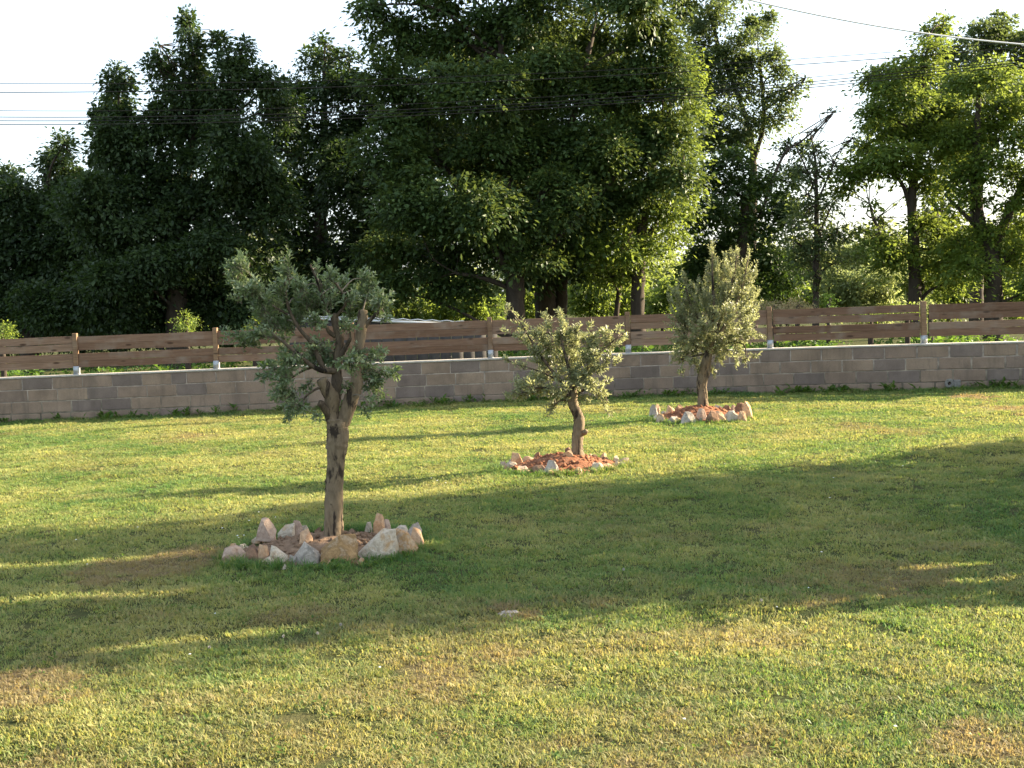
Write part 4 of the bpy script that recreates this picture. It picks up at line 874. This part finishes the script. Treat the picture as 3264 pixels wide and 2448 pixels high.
BUSH = [  # x, y, rx, ry, Y, material, label
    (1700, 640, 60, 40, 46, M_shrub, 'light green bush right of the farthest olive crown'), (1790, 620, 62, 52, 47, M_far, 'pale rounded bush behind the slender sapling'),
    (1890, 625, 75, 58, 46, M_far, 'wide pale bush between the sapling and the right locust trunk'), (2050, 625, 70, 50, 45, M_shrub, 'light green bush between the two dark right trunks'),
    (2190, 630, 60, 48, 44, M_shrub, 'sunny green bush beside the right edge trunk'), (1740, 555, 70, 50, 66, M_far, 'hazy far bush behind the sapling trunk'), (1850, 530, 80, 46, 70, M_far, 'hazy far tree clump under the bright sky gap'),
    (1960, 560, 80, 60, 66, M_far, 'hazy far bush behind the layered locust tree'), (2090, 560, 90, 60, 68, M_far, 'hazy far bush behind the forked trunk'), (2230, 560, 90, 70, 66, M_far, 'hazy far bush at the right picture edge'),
    (890, 665, 60, 36, 47, M_shrub, 'sunlit yellow green bush low behind the metal roof, left'), (960, 640, 52, 50, 48, M_shrub, 'sunlit yellow green bush behind the metal roof, middle'), (1045, 660, 48, 40, 47, M_shrub, 'sunlit yellow green bush left of the tallest tree trunk'),
    (1150, 645, 30, 48, 50, M_shrub, 'narrow sunlit bush between the two big trunks'), (1275, 640, 55, 48, 49, M_shrub, 'brightest sunlit bush right of the thick black trunk'), (1352, 640, 40, 48, 50, M_shrub, 'sunlit bush between the leaning and straight trunks'),
    (1430, 645, 42, 45, 46, M_shrub, 'sunlit pale bush right of the straight dark trunk'), (1500, 655, 50, 45, 48, M_grey, 'grey green bush behind the farthest olive'),
    (402, 693, 26, 22, 25.2, M_shrub, 'small yellowish bush peeking over the fence at the second post'), (548, 700, 22, 18, 25.5, M_shrub, 'small yellow green shrub behind the near olive crown'), (4, 712, 24, 26, 25, M_shrub, 'small yellowish bush over the fence at the left edge'),
    (1960, 668, 40, 14, 26, M_shrub, 'low weedy bush over the fence left of the right trunk'), (2010, 660, 30, 12, 27, M_far, 'low pale weeds over the fence beside the post'), (1880, 672, 40, 12, 26.5, M_shrub, 'low green weeds over the fence between sapling and post'),
    (1670, 665, 60, 20, 29, M_straw, 'dry straw coloured weeds over the fence beside the far olive'), (1722, 662, 45, 18, 28.5, M_straw, 'dry straw coloured weeds left of the sapling trunk'), (1790, 650, 16, 24, 28, M_weed, 'small green sprig right of the sapling trunk'),
    (760, 640, 130, 90, 46, M_dark, 'dark undergrowth behind the near olive crown'), (520, 650, 150, 90, 44, M_dark, 'dark undergrowth behind the spiky tree'), (250, 660, 170, 90, 44, M_dark, 'dark undergrowth at left behind the fence'), (0, 660, 160, 100, 45, M_dark, 'dark undergrowth at the left edge behind the fence')]
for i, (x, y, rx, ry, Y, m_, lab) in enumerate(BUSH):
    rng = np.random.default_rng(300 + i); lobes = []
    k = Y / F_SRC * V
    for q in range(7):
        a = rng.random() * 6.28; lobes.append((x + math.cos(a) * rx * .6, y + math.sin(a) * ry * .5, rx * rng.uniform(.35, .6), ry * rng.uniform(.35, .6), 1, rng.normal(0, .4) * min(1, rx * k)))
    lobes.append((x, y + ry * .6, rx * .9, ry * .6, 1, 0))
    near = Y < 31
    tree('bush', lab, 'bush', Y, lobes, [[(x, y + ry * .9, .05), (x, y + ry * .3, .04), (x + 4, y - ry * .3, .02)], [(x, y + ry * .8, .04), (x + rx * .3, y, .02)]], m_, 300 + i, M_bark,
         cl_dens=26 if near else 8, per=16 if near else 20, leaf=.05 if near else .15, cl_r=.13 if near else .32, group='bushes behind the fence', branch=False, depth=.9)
def undergrowth():
    rng = np.random.default_rng(901); LB = []
    for k in range(240):
        x = rng.uniform(-13.5, 13.5); y = rng.uniform(25.6, 30.5) if not (-5 < x < .2) else rng.uniform(27.4, 31)
        h = rng.uniform(.35, .85); LB.append((np.array([x, y, h * .45]), rng.uniform(.35, .8), .5, h * .6, rng.uniform(.6, 1.2)))
    v, f, _ = crown_mesh(LB, rng, 14, 18, .11, .18)
    o = obj_np('undergrowth', v, f, M_weed); tag(o, 'tangled green undergrowth on the verge behind the fence', 'undergrowth', kind='stuff')
undergrowth()
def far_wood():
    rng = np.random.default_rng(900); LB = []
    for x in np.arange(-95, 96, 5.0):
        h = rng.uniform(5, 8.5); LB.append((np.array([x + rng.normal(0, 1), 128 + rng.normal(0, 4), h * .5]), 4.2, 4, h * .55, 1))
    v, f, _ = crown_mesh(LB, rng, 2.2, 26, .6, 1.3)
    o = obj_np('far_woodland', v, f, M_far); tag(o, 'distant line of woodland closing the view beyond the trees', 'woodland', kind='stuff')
far_wood()
print('bg tris', TOTAL[0])

# gaps in the garden trees' crowns: (point in the scene that catches a fleck of sun, size)
tx, ty = RING[0][0], RING[0][1]
bx_ = at(1065, 1697, ty)[0]
HOLES = [(np.array([bx_ + .05, ty, z]), .05) for z in (.2, .3, .4, .52, .64, .9, 1.0, 1.08)]
for (cx_, cy_, r_) in ((1645, 120, .07), (1645, 190, .06), (1450, 180, .10), (1560, 190, .08), (885, 250, .07), (510, 190, .07), (450, 420, .07), (2060, 330, .07), (1900, 400, .08), (1200, 240, .07), (2000, 260, .06), (1330, 160, .06)):
    HOLES.append((at(700 + cx_ / 3.253, 1640 + cy_ / 3.253, ty - .1), r_))
for (cx_, cy_, r_) in ((420, 260, .16), (380, 380, .10), (1530, 830, .05), (1530, 960, .05), (1500, 1350, .06), (1470, 1440, .06), (870, 300, .08), (560, 880, .10)):
    HOLES.append((at(600 + cx_ / 2.765, 750 + cy_ / 2.765, ty), r_))
for (vx_, vy_, r_) in [(x_, 1222 - .07 * x_, .10) for x_ in range(-40, 420, 24)] + [(x_, 1292 - .03 * x_, .07) for x_ in range(0, 400, 20)] + [(x_, 1385 - .10 * (x_ - 300), .07) for x_ in range(250, 640, 18)] + \
        [(x_, 1216 - .06 * (x_ - 2000), .06) for x_ in range(1990, 2260, 16)] + [(x_, 1240 - .05 * (x_ - 2080), .05) for x_ in range(2070, 2260, 16)] + \
        [(x_, 1312 - .03 * (x_ - 1880), .06) for x_ in range(1870, 2260, 16)]:
    HOLES.append((vground(vx_, vy_, .02), r_))
# trees of the garden on the right, beyond the frame; they throw the long shadow across the lawn
def shade_tree(label, X, Y, H, lobes, seed, m_=M_maple, r=.12):
    rng = np.random.default_rng(seed)
    root = empty('garden_tree', (X, Y, 0), label, 'tree', 'garden trees throwing shade')
    LB = [(np.array([X + a, Y + b, c]), rx, rx, rz, d) for (a, b, c, rx, rz, d) in lobes]
    t = Tubes(); P = np.array(smooth_path([np.array([X, Y, -.1]), np.array([X + .05, Y, H * .3]), np.array([X - .05, Y + .1, H * .6]), np.array([X, Y, H * .85])], 6)); t.add(P, np.linspace(r, .03, len(P)), 10, .05, rng)
    t.build('trunk', M_bark, root)
    v, f, CC = crown_mesh(LB, rng, 46, 32, .11, .26)
    mid = v.reshape(-1, 4, 3).mean(1); keep = np.ones(len(mid), bool)
    hrng = np.random.default_rng(55)
    for hp, hr in HOLES:
        hr = hr * hrng.uniform(.55, 1.15)
        d = mid - hp; d = d - (d @ sd)[:, None] * sd; keep &= (d**2).sum(1) > hr * hr
    v = v.reshape(-1, 4, 3)[keep].reshape(-1, 3); b0 = np.arange(keep.sum())[:, None] * 4
    f = np.concatenate([b0 + np.array([[0, 1, 2]]), b0 + np.array([[0, 2, 3]])])
    b = Tubes()
    for c, *_ in LB: b.add(smooth_path([P[len(P) // 3], (P[len(P) // 2] + c) / 2, c], 4), np.linspace(.04, .012, 9), 5, cap=False)
    b.build('branches', M_bark, root)['kind'] = 'stuff'; o = obj_np('crown', v, f, m_, root); o['kind'] = 'stuff'
SC = 1.04
def sp(s, p): return (.961 * s - .276 * p) * SC, (.276 * s + .961 * p) * SC
xA, yA = sp(11.6, 8.9)
nx, ny = -.276, .961
def off(p): return nx * p, ny * p
def lob(p, z, rx, rz, d=1.0, s=0.0): return (nx * p + .961 * s, ny * p + .276 * s, z, rx, rz, d)
shade_tree('leafy garden tree outside the right picture edge, tallest of three', xA, yA, 6.6,
    [lob(-1.3, 1.5, .9, .8), lob(0, 1.7, 1.0, .9), lob(1.2, 1.6, .9, .8), lob(-1.0, 2.9, 1.0, .9), lob(.4, 3.0, 1.1, .9), lob(1.3, 2.8, .8, .8), lob(-.6, 4.2, 1.0, .8), lob(.7, 4.2, 1.0, .8), lob(0.2, 5.2, .9, .6), lob(-1.3, 4.4, .8, .6), lob(1.5, 1.1, .6, .6), lob(-1.6, 5.3, .7, .6), lob(-.8, 6.0, .8, .6), lob(.4, 6.2, .9, .6), lob(1.3, 5.4, .75, .7), lob(-1.7, 3.6, .6, .7), lob(1.5, 3.9, .65, .8), lob(-2.0, 4.9, .75, .7), lob(-1.9, 4.0, .7, .6), lob(-2.0, 5.7, .6, .5), lob(0, 4.8, 1.2, .9), lob(0, 3.4, 1.3, .9)], 401)
xB, yB = sp(8.6, 6.4)
shade_tree('round garden shrub outside the right picture edge, nearest the camera', xB, yB, 2.5, [lob(-.45, .8, .6, .7), lob(.5, .9, .65, .8), lob(-.35, 1.6, .65, .6), lob(.5, 1.7, .7, .6), lob(.1, 2.2, .5, .35), lob(1.0, 1.0, .6, .7)], 402, M_weed, .06)
xC, yC = sp(12.5, 10.6)
shade_tree('small garden shrub outside the right picture edge, farthest from the camera', xC, yC, 2.6, [lob(0, 1.0, .55, .8), lob(.2, 1.7, .5, .6), lob(-.4, 1.2, .5, .6)], 403, M_weed, .06)

# ------------------------------------------------------------------ low metal roof behind the fence
def shed():
    Ys = 25.2
    a = at(900, 1002, Ys); b = at(1600, 1028, Ys)
    root = empty('low_shed', (a[0], Ys, 0), 'low shed, its pale sheet metal roof just showing over the fence', 'shed')
    v = []; f = []; n = 60
    for i in range(n + 1):
        t = i / n; x = a[0] + (b[0] - a[0]) * t; z = a[2] + (b[2] - a[2]) * t + .012 * math.sin(i * math.pi / 2)
        for (dy, dz) in ((0, 0), (0, -.02), (1.6, -.10), (1.6, -.08)): v.append((x, Ys + dy, z + dz))
    for i in range(n):
        p = i * 4
        for k in ((0, 1), (1, 2), (2, 3), (3, 0)): f.append([p + k[0], p + k[1], p + 4 + k[1], p + 4 + k[0]])
    obj_np('roof', v, np.array(f), M_roofm, root)
    # fascia and plank wall below
    def bx(name, x0, x1, y0, y1, za0, zb0, za1, zb1, m_):
        vv = [(x0, y0, za0), (x1, y0, zb0), (x1, y1, zb0), (x0, y1, za0), (x0, y0, za1), (x1, y0, zb1), (x1, y1, zb1), (x0, y1, za1)]
        return obj_np(name, vv, np.array([[3, 2, 1, 0], [4, 5, 6, 7], [0, 1, 5, 4], [1, 2, 6, 5], [2, 3, 7, 6], [3, 0, 4, 7]]), m_, root)
    bx('fascia', a[0] + .02, b[0] - .02, Ys + .01, Ys + .04, a[2] - .085, b[2] - .085, a[2] - .035, b[2] - .035, M_roofm)
    nb = 18; dx = (b[0] - a[0] - .2) / nb
    for i in range(nb):
        x0 = a[0] + .1 + i * dx; t0 = (x0 - a[0]) / (b[0] - a[0]); zt = a[2] + (b[2] - a[2]) * t0 - .10
        bx('wall_board', x0, x0 + dx - .006, Ys + .08 + .004 * (i % 2), Ys + .11, 0, 0, zt, zt, M_shedw)
shed()

# ------------------------------------------------------------------ overhead cables
def cable(label, pts, Y, rad, m_, x0, x1, Yl=0.0):
    P = np.array([vat(x, y, Y) for x, y in pts]); c = np.polyfit(P[:, 0], P[:, 2], 2)
    xs = np.linspace(x0, x1, 60); t = Tubes(); t.add(np.stack([xs, np.full(60, Y), np.polyval(c, xs)], 1), rad, 6)
    o = t.build('overhead_cable', m_); tag(o, label, 'cable', 'overhead cables in front of the trees')
    return np.polyval(c, x0), np.polyval(c, x1)
XL, XR = -17.0, 17.5
ends = []
ends.append(cable('top cable of the close bundle of four crossing before the trees', [(0, 239), (1106, 214), (1600, 180), (2212, 119)], 26.05, .006, M_cable, XL, XR))
ends.append(cable('second cable from the top of the close bundle of four', [(0, 253), (1106, 224), (1500, 200), (1870, 165), (2212, 127)], 26.0, .008, M_cable, XL, XR))
ends.append(cable('third cable from the top of the close bundle of four', [(0, 261), (1106, 231), (1500, 206), (1870, 171), (2212, 133)], 25.95, .008, M_cable, XL, XR))
ends.append(cable('lowest cable of the close bundle of four', [(0, 269), (1106, 238), (1500, 212), (1870, 177), (2212, 139)], 26.1, .008, M_cable, XL, XR))
ends.append(cable('upper of the two thin cables high at left', [(0, 180), (235, 181), (1430, 146), (2000, 105), (2212, 90)], 26.0, .006, M_cable, XL, XR))
ends.append(cable('lower of the two thin cables high at left', [(0, 199), (235, 199), (1430, 158), (2000, 118), (2212, 103)], 26.08, .008, M_cable, XL, XR))
cable('single pale cable sagging across the top right corner', [(1620, 0), (1990, 71), (2212, 96)], 19.0, .012, M_cable_w, 0.5, 16.0)
for x, lab in ((XL, 'wooden utility pole past the left picture edge'), (XR, 'wooden utility pole past the right picture edge')):
    root = empty('utility_pole', (x, 26.03, 0), lab, 'pole')
    t = Tubes(); t.add([(x, 26.03, -.2), (x, 26.03, 5), (x, 26.03, 9.6)], [.14, .12, .09], 12); t.build('pole', M_pole, root)

# ------------------------------------------------------------------ small things on the lawn
def flat_stone():
    p = vground(1098, 1330, 0); rng = np.random.default_rng(7)
    o = bpy.data.objects.new('flat_stone', stone_mesh('flat_stone', .17, .17, .05, STONE['grey'], rng)); COL.objects.link(o); o.location = (p[0], p[1], lawn_z(np.array([p[0]]), np.array([p[1]]))[0] - .010)
    tag(o, 'flat grey stone sunk in the lawn in front of the stone rings', 'stone')
flat_stone()
def dandelion(x, y, h, lab, white=True):
    p = vground(x, y); z = float(lawn_z(np.array([p[0]]), np.array([p[1]]))[0]); rng = np.random.default_rng(int(x))
    root = empty('dandelion', (p[0], p[1], z), lab, 'flower', 'seed heads standing up from the lawn')
    t = Tubes(); tip = np.array([p[0] + rng.normal(0, .01), p[1], z + h]); t.add([(p[0], p[1], z - .01), (p[0], p[1], z + h * .5), tip], [.0025, .002, .0018], 5); t.build('stem', M_weed, root)
    n = 60; d = norm(rng.standard_normal((n, 3))); v, f = leaf_arrays(np.repeat(tip[None], n, 0), d, rng.standard_normal((n, 3)), np.full(n, .010), np.full(n, .004)); obj_np('seed_head', v, f, M_seed, root)
dandelion(1349, 1282, .14, 'tall seed head at the shadow edge right of the flat stone'); dandelion(1643, 1340, .13, 'tall seed head alone at the right lower shadow edge')
dandelion(612, 1410, .09, 'seed head in the lower left at the shadow edge'); dandelion(455, 1425, .07, 'leftmost short seed head in the lower left')
dandelion(690, 1395, .07, 'short seed head right of its taller neighbour, lower left'); dandelion(745, 1375, .06, 'rightmost short seed head of the lower left row')
def daisies():
    rng = np.random.default_rng(77); v = []; f = []; n = 0
    spots = [(515, 1170), (520, 1175), (512, 1178), (530, 1168), (600, 1130), (960, 1050), (930, 1040), (945, 1046), (620, 1150), (560, 1120), (480, 1150)]
    for k in range(22): spots.append((rng.uniform(0, 2212), rng.uniform(900, 1600)))
    for (x, y) in spots:
        p = vground(x, y) + np.array([rng.normal(0, .02), rng.normal(0, .02), 0]); z = float(lawn_z(p[0:1], p[1:2])[0]) + rng.uniform(.03, .05); r_ = rng.uniform(.006, .011)
        if any(math.hypot(p[0] - c[0], p[1] - c[1]) < c[2] for c in RING): continue
        v.append((p[0], p[1], z + .004)); 
        for j in range(8):
            a = j * math.pi / 4; rr = r_ * (1 if j % 2 else .6); v.append((p[0] + math.cos(a) * rr, p[1] + math.sin(a) * rr, z))
        for j in range(8): f.append([n, n + 1 + j, n + 1 + (j + 1) % 8])
        n += 9
    o = obj_np('daisies', v, np.array(f), M_petal); tag(o, 'tiny white daisies dotted over the lawn', 'daisies', kind='stuff')
daisies()
def weeds(name, lab, spots, hmin, hmax, wid, seed):
    rng = np.random.default_rng(seed); P, A, Nn, LL = [], [], [], []
    for (X, Y) in spots:
        z = float(lawn_z(np.array([X]), np.array([Y]))[0])
        for k in range(rng.integers(6, 14)):
            a = rng.random() * 6.28; h = rng.uniform(hmin, hmax)
            P.append((X + rng.normal(0, .03), Y + rng.normal(0, .03), z + rng.uniform(0, h * .6))); A.append((math.cos(a), math.sin(a), rng.uniform(.2, 1.4))); Nn.append((rng.normal(0, .3) - math.cos(a) * .3, rng.normal(0, .3), 1)); LL.append(h * rng.uniform(.5, 1))
    L_ = np.array(LL); v, f = leaf_arrays(np.array(P), np.array(A), np.array(Nn), L_, L_ * wid)
    o = obj_np(name, v, f, M_weed); tag(o, lab, 'weeds', kind='stuff')
rng = np.random.default_rng(88)
sw = []
for k in range(900):
    X = rng.uniform(-10.5, 10.5)
    if fbm(np.array([X * 2.3]), np.array([3.0]), 91, 4)[0] + rng.normal(0, .22) > .62: sw.append((X, wall_y(X) - .13 - abs(rng.normal(0, .2))))
weeds('weeds', 'broad leaved weeds along the foot of the block wall', sw, .05, .16, .4, 1)
sw = []
for cx, cy, r_ in RING:
    for k in range(26):
        a = rng.uniform(-2.9, -.25); q = r_ + rng.normal(.04, .05); sw.append((cx + math.cos(a) * q, cy + math.sin(a) * q))
weeds('weeds', 'dark weeds tucked against the stone rings', sw, .03, .06, .42, 2)
sw = [(rng.uniform(-13, 13), 0) for k in range(900)]
sw = [(x, wall_y(x) + .3 + abs(rng.normal(0, .9))) for x, _ in sw]
weeds('weeds', 'rough green growth on the far side of the fence', sw, .12, .42, .3, 3)
sw = []
for k in range(260):
    p = vground(rng.uniform(-60, 2270), 860 + 800 * rng.random()**.8)
    if p[1] < wall_y(p[0]) - .3 and not any(math.hypot(p[0] - c[0], p[1] - c[1]) < c[2] + .05 for c in RING): sw.append((p[0], p[1]))
weeds('weeds', 'small broad leaved weeds dotted through the lawn', sw, .018, .04, .45, 4)
